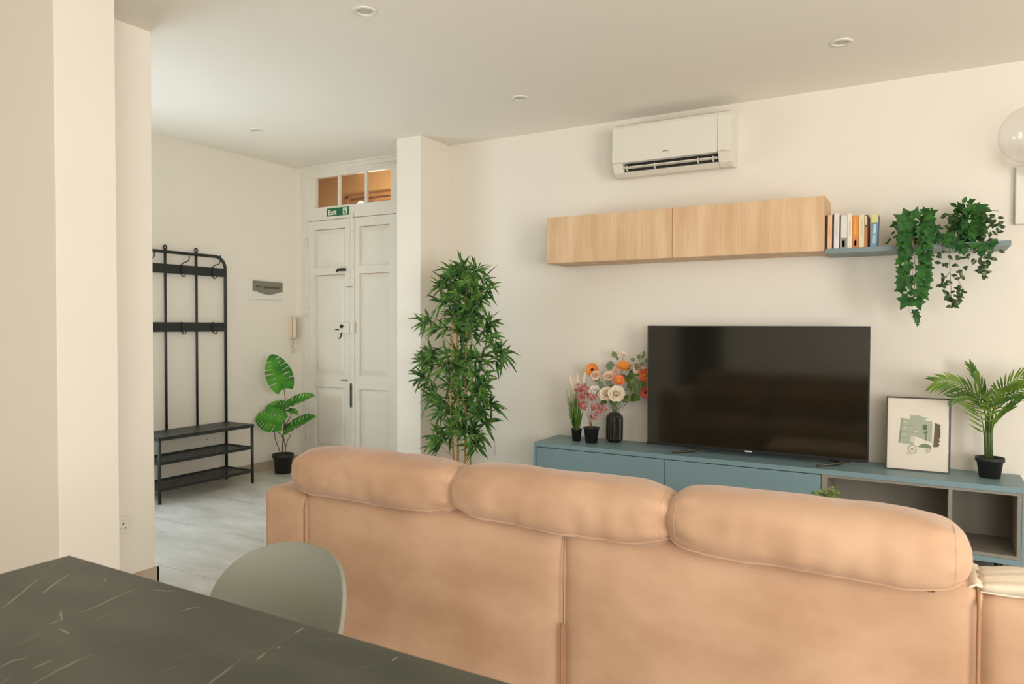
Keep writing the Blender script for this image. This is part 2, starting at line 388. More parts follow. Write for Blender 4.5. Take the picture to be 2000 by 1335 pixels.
# exit sign
GREEN = mat('exit_sign_green', (18, 96, 62), .5); PALE = mat('exit_sign_pale', (226, 232, 205), .5)
ex = thing('exit_sign', (-4.703, DY-.006, 2.325), 'green Exit sign with running figure above the entrance door', 'sign')
MB().box(-4.845, -4.562, DY-.007, DY-.001, 2.322, 2.411, .001).build('border', PALE, ex)
MB().box(-4.838, -4.569, DY-.009, DY-.006, 2.330, 2.404).build('sign_plate', GREEN, ex)
def text_mesh(s, size, loc, rot, m, parent, name, ext=.0008, bold=0):
    cu = bpy.data.curves.new(name, 'FONT'); cu.body = s; cu.size = size; cu.extrude = ext; cu.offset = bold; cu.resolution_u = 3
    o = bpy.data.objects.new(name+'_source', cu); COL.objects.link(o)
    dg = bpy.context.evaluated_depsgraph_get(); me = bpy.data.meshes.new_from_object(o.evaluated_get(dg))
    bpy.data.objects.remove(o); bpy.data.curves.remove(cu)
    me.materials.clear(); me.materials.append(m)
    q = bpy.data.objects.new(name, me); COL.objects.link(q); q.parent = parent; q.location = V(loc)-parent.location; q.rotation_euler = rot
    return q
text_mesh('Exit', .066, (-4.822, DY-.0105, 2.343), (PI/2, 0, 0), PALE, ex, 'lettering', bold=.0022)
m = MB(); yy = DY-.0100
m.box(-4.640, -4.590, yy-.001, yy, 2.336, 2.398)
m.build('doorway_mark', PALE, ex)
m = MB(); yy -= .0016
m.poly([(-4.622, yy, 2.375), (-4.608, yy, 2.378), (-4.602, yy, 2.358), (-4.616, yy, 2.356)], .0008, (0, 1, 0))
m.poly([(-4.616, yy, 2.358), (-4.604, yy, 2.358), (-4.594, yy, 2.342), (-4.600, yy, 2.340)], .0008, (0, 1, 0))
m.poly([(-4.616, yy, 2.360), (-4.610, yy, 2.356), (-4.626, yy, 2.340), (-4.632, yy, 2.344)], .0008, (0, 1, 0))
m.poly([(-4.620, yy, 2.376), (-4.616, yy, 2.370), (-4.632, yy, 2.360), (-4.636, yy, 2.366)], .0008, (0, 1, 0))
m.ball((-4.612, yy, 2.386), .006, (1, .2, 1), 10)
m.build('running_figure', GREEN, ex)

# ------------------------------------------------------------------ downlights
for (x, y, lab) in ((-2.34, 2.64, 'white recessed ceiling downlight nearest the camera, at the top left'), (-.419, 4.167, 'white recessed ceiling downlight over the right of the television wall'),
                    (-2.34, 4.146, 'white recessed ceiling downlight left of the air conditioner'), (-4.484, 3.832, 'faint white ceiling downlight in front of the entrance door')):
    t = thing('downlight', (x, y, HC), lab, 'ceiling light', 'ceiling downlights')
    c = (x, y, HC)
    MB().lathe(c, [(.056, 0), (.056, -.004), (.052, -.007), (.040, -.007), (.037, -.002), (.037, 0)], 36).build('trim_ring', WHITE, t)
    MB().lathe(c, [(0.0001, -.001), (.037, -.001)], 36).build('lamp_face', mat('downlight_face', (205, 200, 184), .5), t)

# ------------------------------------------------------------------ sockets, fuse box, intercom
def socket(c, ax, n, label, holes=True, w=None):
    """c centre on wall; ax = unit along the wall, n = out of the wall"""
    ax = V(ax); n = V(n); c = V(c); hw = w or (.073 if n_is2(n, label) else .043)
    t = thing('wall_socket', c-V((0, 0, .043)), label, 'socket', 'wall sockets and plates')
    def bxx(a0, a1, z0, z1, d0, d1, m, bev=0):
        p = [c+ax*a0+n*d0, c+ax*a1+n*d1]
        m.box(min(p[0].x, p[1].x), max(p[0].x, p[1].x), min(p[0].y, p[1].y), max(p[0].y, p[1].y), c.z+z0, c.z+z1, bev)
    m = MB(); bxx(-hw, hw, -.043, .043, 0, .009, m, .002); m.build('face_plate', WHITE, t)
    xs = [0] if hw < .05 else [-hw/2, hw/2]
    for x in xs:
        if holes:
            m = MB(); m.mi = 0; bxx(x-.016, x+.016, -.022, .013, .0086, .0092, m); m.mi = 1
            bxx(x-.003, x+.003, .0, .010, .009, .0098, m)
            bxx(x-.014, x-.008, -.018, -.014, .009, .0098, m); bxx(x+.008, x+.014, -.018, -.014, .009, .0098, m)
            m.build('outlet', [WHITE, BLACKP], t)
        m = MB(); bxx(x-.006, x+.006, .018, .03, .009, .012, m, .001); m.build('switch', WHITE, t)
    return t
def n_is2(n, l): return 'double' in l
socket((-3.455, 2.113, .335), (0, 1, 0), (1, 0, 0), 'white wall socket low on the left stub wall above the tan skirting')
socket((XL, 3.99, .358), (0, 1, 0), (1, 0, 0), 'white double wall socket behind the shoe bench')
socket((-3.176, YF, .325), (1, 0, 0), (0, -1, 0), 'white blank wall plate partly behind the bamboo, left of its neighbour', False)
socket((-3.07, YF, .325), (1, 0, 0), (0, -1, 0), 'white wall plate right of the bamboo, above the sofa', False)

t = thing('fuse_box', (XL, 4.59, 1.56), 'white flush fuse box with smoked window on the hall wall', 'fuse box')
MB().box(XL, XL+.018, 4.402, 4.775, 1.560, 1.742, .004).build('box_cover', WHITE, t)
m = MB(); pts = [(4.428, 1.727), (4.428, 1.636)] + [(4.428+.345*s, 1.636-.028*math.sin(PI*min(1, max(0, (s-.12)/.76)))**.8-.003) for s in [i/14 for i in range(1, 14)]] + [(4.773-.006, 1.633), (4.767, 1.722)]
m.poly([V((XL+.019, y, z)) for y, z in pts], .006, (1, 0, 0)); m.build('window_flap', mat('smoked_plastic', (128, 124, 108), .25), t)
m = MB()
for k in range(3): m.box(XL+.0245, XL+.0262, 4.46+k*.024, 4.478+k*.024, 1.665, 1.682)
m.box(XL+.0245, XL+.0262, 4.545, 4.73, 1.658, 1.678); m.build('breaker_row', mat('breaker_dark', (88, 84, 66), .5), t)  # breakers drawn as darker blocks on the flap

t = thing('intercom', (XL, 4.895, 1.07), 'cream door intercom handset with coiled cord by the entrance door', 'intercom')
MB().box(XL, XL+.035, 4.862, 4.935, 1.19, 1.41, .008).build('base', CREAMP, t)
m = MB(); m.sm = True
m.tube([(XL+.05, 4.878, 1.405), (XL+.062, 4.878, 1.37), (XL+.06, 4.878, 1.30), (XL+.062, 4.878, 1.225), (XL+.05, 4.878, 1.195)], [.014, .019, .014, .019, .014], 12); m.build('handset', CREAMP, t)
m = MB(); m.tube([(XL+.03+.008*math.cos(a*.9), 4.89+.012*math.sin(a*.35)+.008*math.sin(a*.9), 1.19-.13*math.sin(PI*min(a/80, 1))) for a in range(0, 81)], .0035, 5); m.build('coiled_cord', CREAMP, t)
MB().tube([(XL+.036, 4.917, 1.385), (XL+.041, 4.917, 1.385)], .007, 12).build('button', BLACKP, t)

# ------------------------------------------------------------------ air conditioner
ac = thing('air_conditioner', (-1.54, YF, 2.40), 'white split air conditioner high on the wall with open louvre', 'air conditioner')
AX0, AX1 = -1.945, -1.125
prof = [(YF, 2.735), (4.80, 2.735), (4.770, 2.722), (4.762, 2.70), (4.755, 2.47), (4.768, 2.462)]      # y,z : back top .. front bottom lip
prof2 = [(4.768, 2.462), (4.80, 2.445), (4.835, 2.40), (4.85, 2.395), (YF, 2.41)]
body = MB(); full = prof+prof2[3:]
mouth = [(4.80, 2.50), (4.86, 2.44)]
ring = prof[:-1]+[(4.759, 2.462), (4.80, 2.475), (4.86, 2.44), (4.800, 2.402), (4.835, 2.376), (YF, 2.39)]
for x0, x1 in ((AX0, AX0+.075), (AX1-.085, AX1)):
    r = prof+[(4.800, 2.402), (4.835, 2.376), (YF, 2.39)]
    body.grid([[V((x0, y, z)) for y, z in r], [V((x1, y, z)) for y, z in r]], True, True)
body.grid([[V((AX0+.075, y, z)) for y, z in ring], [V((AX1-.085, y, z)) for y, z in ring]], True, False)
bo = body.build('casing', ACW, ac)
md = bo.modifiers.new('bevel', 'BEVEL'); md.width = .004; md.segments = 2; md.limit_method = 'ANGLE'
m = MB(); m.box(AX0+.076, AX1-.086, 4.815, 4.90, 2.405, 2.47); m.build('air_outlet', mat('outlet_dark', (30, 30, 22), .6), ac)
m = MB()
m.poly([V((AX0+.08, 4.772, 2.432)), V((AX1-.09, 4.772, 2.432)), V((AX1-.09, 4.800, 2.426)), V((AX0+.08, 4.800, 2.426))], .006, (0, .2, .97))
fl = m.build('louvre', ACW, ac)
for x in (AX0+.10, AX0+.30, AX0+.60, AX1-.12):
    MB().box(x-.0014, x+.0014, 4.780, 4.83, 2.410, 2.448).build('louvre_arm', ACW, ac)
VANE = mat('vane_grey', (66, 66, 54), .5)
for k in range(14):
    x = AX0+.1+k*(AX1-AX0-.21)/13; MB().box(x, x+.003, 4.812, 4.816, 2.412, 2.462).build('inner_vane', VANE, ac)
m = MB(); m.box(-1.575, -1.565, 4.751, 4.756, 2.508, 2.514); m.box(-1.562, -1.552, 4.751, 4.756, 2.508, 2.516); m.box(-1.549, -1.537, 4.751, 4.756, 2.508, 2.514); m.build('maker_mark', mat('logo_grey', (160, 156, 144), .4), ac)
MB().box(AX1-.06, AX1-.04, 4.752, 4.756, 2.47, 2.474).build('indicator', mat('indicator_grey', (170, 160, 148), .4), ac)

# ------------------------------------------------------------------ wall cabinet, shelf
CX0, CXM, CX1, CY, CZ0, CZ1 = -2.395, -1.467, -.545, 4.635, 1.776, 2.104
cabs = []
for x0, x1, lab in ((CX0, CXM, 'light oak wall cabinet with flap door, the left one of the joined pair'), (CXM, CX1, 'light oak wall cabinet with flap door, the right one touching the book shelf')):
    t = thing('wall_cabinet', ((x0+x1)/2, YF, CZ0), lab, 'cabinet', 'oak wall cabinets')
    b = MB(); e = .016
    b.box(x0, x0+e, CY+.019, YF, CZ0, CZ1); b.box(x1-e, x1, CY+.019, YF, CZ0, CZ1)
    b.box(x0+e, x1-e, CY+.019, YF, CZ0, CZ0+e); b.box(x0+e, x1-e, CY+.019, YF, CZ1-e, CZ1); b.box(x0+e, x1-e, YF-.01, YF, CZ0+e, CZ1-e)
    b.build('carcass', OAK, t)
    MB().box(x0+.0015, x1-.0015, CY, CY+.017, CZ0+.001, CZ1-.001, .001).build('flap_door', OAK, t)
SX0, SX1, SZ0, SZ1 = -.543, .372, 1.761, 1.789
tag(MB().box(SX0, SX1, 4.645, YF, SZ0, SZ1, .0015).build('wall_shelf', SHELFM), 'long thin grey-blue wall shelf carrying books and trailing plants', 'shelf')

# books
BKG = 'paperbacks on the wall shelf'
books = [  # x0, x1, height, depth, cover, label, extra
 (-.5405, -.5305, .200, .14, (58, 36, 16), 'thin dark brown book pressed against the oak cabinet', None),
 (-.5290, -.5060, .200, .135, (232, 192, 150), 'slim peach-coloured book right beside the dark brown one', 'specks'),
 (-.5045, -.4965, .203, .14, (42, 26, 36), 'very thin black-purple book between the peach and white ones', None),
 (-.4950, -.4660, .206, .135, (230, 222, 216), 'tall white book between black-purple and photo-spined books', 'lines'),
 (-.4645, -.4590, .196, .14, (70, 48, 60), 'dark plum filler for the shaded gap left of the photo-spined pale book', None),  # dark filler added as the shaded gap between its neighbours
 (-.4575, -.4240, .193, .13, (222, 218, 205), 'pale grey book with small photo at the foot of its spine', 'photo'),
 (-.4225, -.3980, .203, .135, (232, 222, 200), 'cream book standing left of the orange one', 'lines'),
 (-.3960, -.3640, .188, .13, (226, 138, 50), 'bright orange book with brown picture on its spine foot', 'orange'),
 (-.3620, -.3330, .190, .14, (222, 210, 170), 'pale yellow-green book right of the orange one', 'lines'),
 (-.3315, -.3130, .186, .15, (92, 60, 34), 'dark orange and brown book left of the blue one', 'brown'),
 (-.3050, -.2720, .188, .15, (112, 146, 172), 'blue book with yellow top, rightmost of the row', 'blue')]
PAGES = mat('book_pages', (226, 214, 186), .9)
for x0, x1, h, d, rgb, lab, ex_ in books:
    y0 = 4.662; z0 = SZ1
    t = thing('book', ((x0+x1)/2, y0, z0), lab, 'book', BKG)
    c = mat('book_cover', rgb, .55); b = MB()
    b.box(x0, x0+.0015, y0, y0+d, z0, z0+h); b.box(x1-.0015, x1, y0, y0+d, z0, z0+h); b.box(x0+.0015, x1-.0015, y0, y0+.002, z0, z0+h)
    b.build('cover', c, t)
    MB().box(x0+.0016, x1-.0016, y0+.003, y0+d-.003, z0+.002, z0+h-.003).build('pages', PAGES, t)
    xm = (x0+x1)/2; wd = x1-x0
    def mark(name, a0, a1, q0, q1, rgb_):
        MB().box(a0, a1, y0-.0008, y0, z0+q0, z0+q1).build(name, mat(name, rgb_, .6), t)
    if ex_ == 'photo': mark('spine_photo', x0+.003, x1-.001, .004, .056, (130, 126, 112)); mark('spine_band', x0, x1, .058, .062, (90, 86, 66)); mark('spine_figure', xm-.008, xm+.004, .008, .045, (206, 200, 188))
    if ex_ == 'orange': mark('spine_picture', x0+.001, x1-.002, .002, .052, (196, 126, 76)); mark('spine_figure', xm-.005, xm+.006, .012, .042, (116, 56, 26)); mark('spine_title', xm-.006, xm+.004, .075, .178, (238, 164, 72))
    if ex_ == 'lines': mark('spine_title', xm-.003, xm+.003, .07, .16, (196, 186, 172))
    if ex_ == 'specks': mark('spine_title', xm-.004, xm+.004, .06, .14, (240, 170, 120))
    if ex_ == 'brown':
        mark('spine_picture', x0, x1-.004, .0, .12, (196, 116, 62)); mark('spine_band', x0+.002, x1-.006, .13, .18, (226, 196, 160))
    if ex_ == 'blue':
        mark('spine_head', x0, x1, .138, .188, (214, 206, 132)); mark('spine_title', xm-.005, xm+.008, .075, .130, (190, 206, 212)); mark('spine_subtitle', xm-.005, xm+.008, .02, .068, (176, 196, 206)); mark('spine_band', x0, x1, .133, .138, (60, 70, 60))
    if ex_ == 'blue': t.rotation_euler = (0, math.radians(2.2), 0); t.location.z += .0013; t.location.x += .004

# ------------------------------------------------------------------ media console
KX0, KX1, KY, KZ0, KZ1 = -2.445, .458, 4.545, .085, .494
con = thing('media_console', ((KX0+KX1)/2, 4.75, 0), 'long low blue-grey television console with open grey cubbies', 'console')
m = MB(); m.box(KX0, KX1, KY, YF-.012, KZ1-.030, KZ1, .001); m.build('top_panel', BLUE, con)
m = MB(); m.box(KX0, KX0+.024, KY, YF-.012, KZ0, KZ1-.0305, .001); m.build('side_panel', BLUE, con)
m = MB(); m.box(KX1-.026, KX1, KY, YF-.012, KZ0, KZ1-.0305, .001); m.build('side_panel', BLUE, con)
m = MB(); m.box(KX0+.0245, KX1-.0265, KY, YF-.012, KZ0, KZ0+.028, .001); m.build('bottom_panel', BLUE, con)
m = MB(); m.box(KX0+.0245, -.537, YF-.022, YF-.013, KZ0+.029, KZ1-.031); m.build('back_panel', BLUE, con)
for x0, x1 in ((KX0+.028, -1.479), (-1.475, -.537)):
    MB().box(x0, x1, KY-.001, KY+.018, KZ0+.031, KZ1-.0345, .001).build('flap_door', BLUE, con)
gx0, gx1, gz0, gz1 = -.533, KX1-.027, KZ0+.029, KZ1-.031
m = MB(); e = .019
m.box(gx0, gx0+.033, KY+.002, YF-.014, gz0, gz1); m.box(gx1-e, gx1, KY+.002, YF-.014, gz0, gz1)
m.box(gx0+.033, gx1-e, KY+.002, YF-.014, gz0, gz0+e); m.box(gx0+.033, gx1-e, KY+.002, YF-.014, gz1-e*.7, gz1)
m.box(.104, .122, KY+.002, YF-.014, gz0+e, gz1-e*.7)
m.box(gx0+.033, gx1-e, YF-.024, YF-.014, gz0+e, gz1-e)
m.build('cubby_lining', GREYIN, con)
for x in (KX0+.12, -1.0, KX1-.12):
    for y in (KY+.06, YF-.09):
        MB().tube([(x, y, KZ0), (x, y, 0)], [.022, .016], 12).build('foot', BLACKP, con)

# ------------------------------------------------------------------ television
TX0, TX1, TZ0, TZ1, TY = -1.668, -.299, .520, 1.330, 4.735
tv = thing('television', ((TX0+TX1)/2, TY+.02, KZ1), 'large flat black television standing on the console', 'television')
m = MB(); m.box(TX0, TX1, TY, TY+.028, TZ0, TZ1, .003); m.box(TX0+.15, TX1-.15, TY+.028, TY+.065, TZ0+.04, TZ0+.45, .01); m.build('casing', BLACKP, tv)
MB().box(TX0+.008, TX1-.008, TY-.0015, TY+.002, TZ0+.020, TZ1-.008).build('screen', SCREEN, tv)
m = MB(); m.box(TX0+.006, TX0+.0085, TY-.003, TY+.004, TZ0+.02, TZ1-.006); m.build('bezel_strip', STEEL, tv)
m = MB(); m.box(-1.010, -.968, TY-.004, TY, TZ0+.004, TZ0+.013, .001); m.build('maker_mark', mat('logo_silver', (212, 210, 200), .3), tv)
for xf, s in ((-1.40, -1), (-.52, -1)):
    m = MB(); m.tube([(xf+.10, TY+.02, TZ0+.004), (xf+.06, TY-.02, KZ1+.012), (xf-.045, TY-.13, KZ1+.007)], [.011, .010, .007], 6)
    m.tube([(xf+.10, TY+.02, TZ0+.004), (xf+.06, TY+.05, KZ1+.012), (xf-.0, TY+.14, KZ1+.007)], [.011, .010, .007], 6)
    m.build('foot', mat('tv_foot', (74, 72, 56), .35, metal=.4), tv)
m = MB(); m.box(-.46, -.40, TY+.006, TY+.02, TZ0-.006, TZ0+.002, .001); m.build('sensor', BLACKP, tv)

# ------------------------------------------------------------------ framed print
pf = thing('picture_frame', (-.045, 4.775, KZ1), 'thin black frame with a small green vehicle print, leaning on the wall', 'picture')
A = V((-.212, 4.752, KZ1)); ux = V((.328, .008, 0)).normalized(); WX, HZ = .328, .427
tilt = math.radians(6); uz = V((0, math.sin(tilt), math.cos(tilt))); un = ux.cross(uz).normalized()   # points to the room (-y)
un = -un if un.y > 0 else un
def P(a, b, d=0): return A+ux*a+uz*b+un*d
def slab(m, a0, a1, b0, b1, d0, d1):
    q = [P(a, b, d) for d in (d0, d1) for a, b in ((a0, b0), (a1, b0), (a1, b1), (a0, b1))]
    v = [m.bm.verts.new(p) for p in q]
    for f in ((0, 1, 2, 3), (7, 6, 5, 4), (0, 4, 5, 1), (1, 5, 6, 2), (2, 6, 7, 3), (3, 7, 4, 0)): m.bm.faces.new([v[i] for i in f])
m = MB(); fw = .0085
slab(m, 0, WX, 0, fw, -.018, 0); slab(m, 0, WX, HZ-fw, HZ, -.018, 0); slab(m, 0, fw, fw, HZ-fw, -.018, 0); slab(m, WX-fw, WX, fw, HZ-fw, -.018, 0)
m.build('frame', mat('frame_black', (58, 54, 44), .4), pf)
m = MB(); slab(m, fw, WX-fw, fw, HZ-fw, -.012, -.006); paper = m; INK = [mat('print_paper', (232, 222, 203), .8)]
def ill(name, rgb, polys):
    m = paper; INK.append(mat(name, rgb, .8)); m.mi = len(INK)-1
    for q in polys: m.poly([P(a*WX, b*HZ, -.0056-ill.k*.0002) for a, b in q], .0003, -un)
    ill.k -= 1
ill.k = 0
def RC(a0, b0, a1, b1): return [(a0, b0), (a1, b0), (a1, b1), (a0, b1)]
def ringp(cx, cy, r, w_, n=18, asp=WX/HZ, sx=1):
    out = []
    for i in range(n):
        t0, t1 = 2*PI*i/n, 2*PI*(i+1)/n
        out.append([(cx+sx*r*math.cos(t0), cy+r*asp*math.sin(t0)), (cx+sx*r*math.cos(t1), cy+r*asp*math.sin(t1)), (cx+sx*(r-w_)*math.cos(t1), cy+(r-w_)*asp*math.sin(t1)), (cx+sx*(r-w_)*math.cos(t0), cy+(r-w_)*asp*math.sin(t0))])
    return out
ill('print_crates', (172, 178, 156), [[(.20, .37), (.44, .355), (.44, .70), (.24, .71)], [(.38, .70), (.60, .70), (.66, .72), (.52, .755), (.38, .76)], [(.44, .48), (.72, .40), (.72, .68), (.44, .72)]])
ill('print_crate_ends', (150, 148, 128), [[(.20, .37), (.225, .368), (.262, .705), (.24, .71)], [(.24, .52), (.44, .515), (.44, .522), (.24, .527)], [(.23, .61), (.44, .61), (.44, .617), (.23, .617)], [(.215, .44), (.36, .435), (.36, .442), (.215, .447)]])
ill('print_dark_crates', (112, 86, 68), [[(.74, .34), (.82, .35), (.845, .645), (.76, .665)]])
ill('print_dark_slots', (72, 92, 66), [RC(.775, .37, .835, .385), RC(.775, .42, .84, .435), RC(.80, .47, .845, .60), RC(.765, .625, .84, .64)])
ill('print_driver', (96, 112, 84), [RC(.575, .565, .64, .635), RC(.585, .52, .65, .555), RC(.62, .42, .635, .52)])
ill('print_cart', (118, 136, 96), [[(.50, .33), (.72, .32), (.70, .36), (.62, .385), (.56, .37)]])
ill('print_wheels', (178, 180, 158), ringp(.42, .295, .085, .022, sx=.85)+ringp(.655, .295, .045, .012))
ill('print_marks', (224, 222, 196), [RC(.29, .655, .33, .663), RC(.28, .57, .32, .578), RC(.27, .48, .31, .488), RC(.45, .535, .50, .543), RC(.56, .655, .61, .663), RC(.57, .545, .63, .553), RC(.56, .40, .61, .41)])
ill('print_front', (214, 208, 186), [[(.38, .40), (.45, .38), (.47, .47), (.40, .48)], [(.30, .23), (.40, .21), (.44, .24), (.33, .25)]])
ill('print_hub', (150, 150, 128), ringp(.42, .295, .02, .012)+ringp(.655, .295, .012, .008))
paper.build('print', INK, pf)
m = MB(); slab(m, fw, WX-fw, fw, HZ-fw, -.0025, -.0015); m.build('glazing', thin_glass('print_glazing', .01, .012), pf)

# ------------------------------------------------------------------ coat rack with shoe bench
XBK, XFR, RY0, RY1 = -5.228, -4.903, 3.285, 4.128
rk = thing('coat_rack', (-5.06, 3.70, 0), 'black metal hall stand with coat hooks and shoe bench', 'coat rack')
r = .0125
m = MB()
arc = lambda cy, cz, a0, a1, R_: [(XBK, cy+R_*math.cos(a0+(a1-a0)*k/8), cz+R_*math.sin(a0+(a1-a0)*k/8)) for k in range(9)]
ztop = 1.905; R_ = .10
m.tube([(XBK, RY0, 0), (XBK, RY0, ztop-R_)]+arc(RY0+R_, ztop-R_, PI, PI/2, R_)+arc(RY1-R_, ztop-R_, PI/2, 0, R_)+[(XBK, RY1, 0)], r, 12)
m.build('outer_frame', METAL, rk)
for y in (3.567, 3.846):
    m = MB(); m.tube([(XBK, y, .478), (XBK, y, ztop+.018)], .0095, 10)
    m.tube([(XBK, y+.012*math.cos(a*PI/8), ztop+.034+.016*math.sin(a*PI/8)) for a in range(17)], .006, 8)
    m.build('upright', METAL, rk)
for z0, z1 in ((1.735, 1.808), (1.272, 1.347)):
    hb = MB().box(XBK+.006, XBK+.012, RY0, RY1, z0, z1, .001).build('hook_rail', METAL, rk)
for z0, z1, big in ((1.735, 1.808, True), (1.272, 1.347, False)):
    for y in (3.40, 3.70, 3.99):
        m = MB(); x = XBK+.02
        m.box(XBK+.012, XBK+.016, y-.006, y+.006, z0-.004, z1+.004)
        if big:
            m.tube([(x, y, z0+.01), (x, y, z1+.004), (x+.018, y, z1+.016), (x+.075, y, z1+.026), (x+.092, y, z1+.045), (x+.094, y, z1+.088)], .0042, 8)
            m.ball((x+.094, y, z1+.09), .0075, seg=10)
        m.tube([(x, y, z1-.02), (x, y, z0-.004), (x+.012, y, z0-.020), (x+.034, y, z0-.020), (x+.046, y, z0-.002)], .0042, 8)
        m.build('hook', METAL, rk)
for y in (RY0, RY1):
    MB().tube([(XFR, y, 0), (XFR, y, .485)], r, 12).build('front_leg', METAL, rk)
    MB().tube([(XBK, y, .105), (XFR, y, .105)], .007, 8).build('shelf_bar', METAL, rk)
    MB().tube([(XBK, y, .298), (XFR, y, .298)], .007, 8).build('shelf_bar', METAL, rk)
m = MB(); m.box(XBK-.008, XFR+.014, RY0-.014, RY1+.014, .470, .486, .005)
for k in range(6):
    x = XBK-.006+k*.0575; m.box(x, x+.0545, RY0-.013, RY1+.013, .484, .4965, .002)
m.build('bench_seat', METAL, rk)
for z in (.092, .288):
    m = MB(); m.box(XFR-.004, XFR+.006, RY0, RY1, z, z+.022, .001); m.box(XBK, XBK+.008, RY0, RY1, z, z+.022, .001)
    m.box(XBK, XFR, RY0, RY0+.006, z, z+.022, .001); m.box(XBK, XFR, RY1-.006, RY1, z, z+.022, .001)
    hh = z+.014; wdt = XFR-XBK; step = .024
    def strip(p, q, w_=.0019):
        p = V(p); q = V(q); d = (q-p).normalized(); s_ = V((-d.y, d.x, 0))*w_
        m.poly([p-s_, q-s_, q+s_, p+s_], .0016, (0, 0, 1))
    n = int((RY1-RY0+wdt)/step)
    for sgn in (1, -1):
        for k in range(n):
            y0 = RY0-wdt+k*step if sgn > 0 else RY0+k*step
            a0, a1 = 0, wdt                                     # y = y0 + sgn*a
            if sgn > 0: lo, hi = max(0, RY0-y0), min(wdt, RY1-y0)
            else: lo, hi = max(0, y0-RY1), min(wdt, y0-RY0)
            if hi-lo > .005: strip((XBK+lo, y0+sgn*lo, hh), (XBK+hi, y0+sgn*hi, hh))
    m.build('mesh_shelf', METAL, rk)

# ------------------------------------------------------------------ sofa
SA = math.atan(.0475); SO = V((-2.216, 1.915, 0)); sxv = V((math.cos(SA), math.sin(SA), 0)); syv = V((-math.sin(SA), math.cos(SA), 0))
sofa = thing('sofa', SO, 'tan microsuede three-seat sofa seen from behind', 'sofa'); sofa.rotation_euler = (0, 0, SA)
class LB(MB):            # built in the sofa's own frame
    def build(s, name, m, parent, smooth=False):
        for v in s.bm.verts:
            pass
        me = bpy.data.meshes.new(name)
        if smooth:
            for f in s.bm.faces: f.smooth = True
        bmesh.ops.recalc_face_normals(s.bm, faces=s.bm.faces[:]); s.bm.to_mesh(me); s.bm.free(); me.materials.append(m)
        o = bpy.data.objects.new(name, me); COL.objects.link(o); o.parent = parent; return o
def soft_box(x0, x1, y0, y1, z0, z1, r, puff=.0, seg=14, wr=0, seed=0):
    """rounded, slightly inflated upholstery block"""
    m = LB(); bm = bmesh.new(); bmesh.ops.create_cube(bm, size=2)
    bmesh.ops.subdivide_edges(bm, edges=bm.edges[:], cuts=seg, use_grid_fill=True)
    hx, hy, hz = (x1-x0)/2, (y1-y0)/2, (z1-z0)/2; c = V(((x0+x1)/2, (y0+y1)/2, (z0+z1)/2))
    for v in bm.verts:
        a = V((v.co.x, v.co.y, v.co.z))
        # even spread with rows kept close to the edges for a clean radius
        p = V((math.copysign(abs(a.x)**.6, a.x)*hx, math.copysign(abs(a.y)**.6, a.y)*hy, math.copysign(abs(a.z)**.6, a.z)*hz))
        q = V((max(-(hx-r), min(hx-r, p.x)), max(-(hy-r), min(hy-r, p.y)), max(-(hz-r), min(hz-r, p.z))))
        d = p-q
        if d.length > 1e-9: p = q+d.normalized()*min(d.length*1.0 if d.length < r else r, r)
        u = 1-abs(a.x)**2; w_ = 1-abs(a.z)**2; k = 1-abs(a.y)**2
        f = V((a.x if abs(a.x) > .999 else 0, a.y if abs(a.y) > .999 else 0, a.z if abs(a.z) > .999 else 0))
        p += V((f.x*puff*w_*k, f.y*puff*u*w_, f.z*puff*u*k))
        if wr: p += d.normalized()*wr*noise.noise((c+p)*7+V((seed, 0, 0))) if d.length > 1e-9 else V((0, 0, 0))
        v.co = p+c
    m.merge(bm)
    return m
BT = .712                    # top of the back frame
# back: two stitched panels between the arms, both running down to the floor gap
soft_box(.203, 1.274, 0, .20, .06, BT, .035, .010, 16).build('back_panel', SUEDE, sofa, True)
soft_box(1.250, 2.342, 0, .20, .06, BT, .035, .010, 16).build('back_panel', SUEDE, sofa, True)
soft_box(0, .230, 0, .84, .06, BT-.008, .030, .006, 16).build('arm', SUEDE, sofa, True)
soft_box(2.322, 2.95, 0, .215, .06, BT-.012, .05, .006, 16).build('back_corner', SUEDE, sofa, True)
soft_box(2.335, 2.95, .215, .90, .06, .44, .05, .02, 14).build('chaise', SUEDE, sofa, True)
soft_box(.215, 2.33, .20, .84, .06, .30, .02, 0, 8).build('base', SUEDE, sofa, True)
for k in range(3):
    a = .22+k*.703; soft_box(a, a+.70, .20, .86, .30, .46, .05, .02, 12).build('seat_cushion', SUEDE, sofa, True)
    soft_box(a, a+.70, .19, .40, .44, .73, .06, .03, 12).build('back_cushion', SUEDE, sofa, True)
m = LB(); m.tube([(1.262, .004, BT-.02), (1.262, -.004, BT-.10), (1.262, -.005, .42)], .002, 6); m.build('seam', SUEDED, sofa)
m = LB(); m.tube([(2.330, .02, BT-.004), (2.330, -.004, BT-.05), (2.330, -.006, .3), (2.330, -.005, .08)], .004, 6); m.build('seam', SUEDED, sofa)
m = LB(); m.tube([(.216, .06, BT+.001), (.216, .01, BT-.015), (.216, -.003, BT-.06), (.216, -.003, .08)], .0025, 6); m.build('seam', SUEDED, sofa)
m = LB(); m.tube([(1.258, -.010, .42), (1.258, -.010, .08)], .0035, 6); m.tube([(1.268, -.010, .42), (1.268, -.010, .08)], .0035, 6); m.build('zip_cover', SUEDED, sofa)
for x in (.10, 2.85):
    for y in (.08, .76):
        m = LB(); m.tube([(x, y, .07), (x, y, 0)], .022, 12); m.build('foot', BLACKP, sofa)

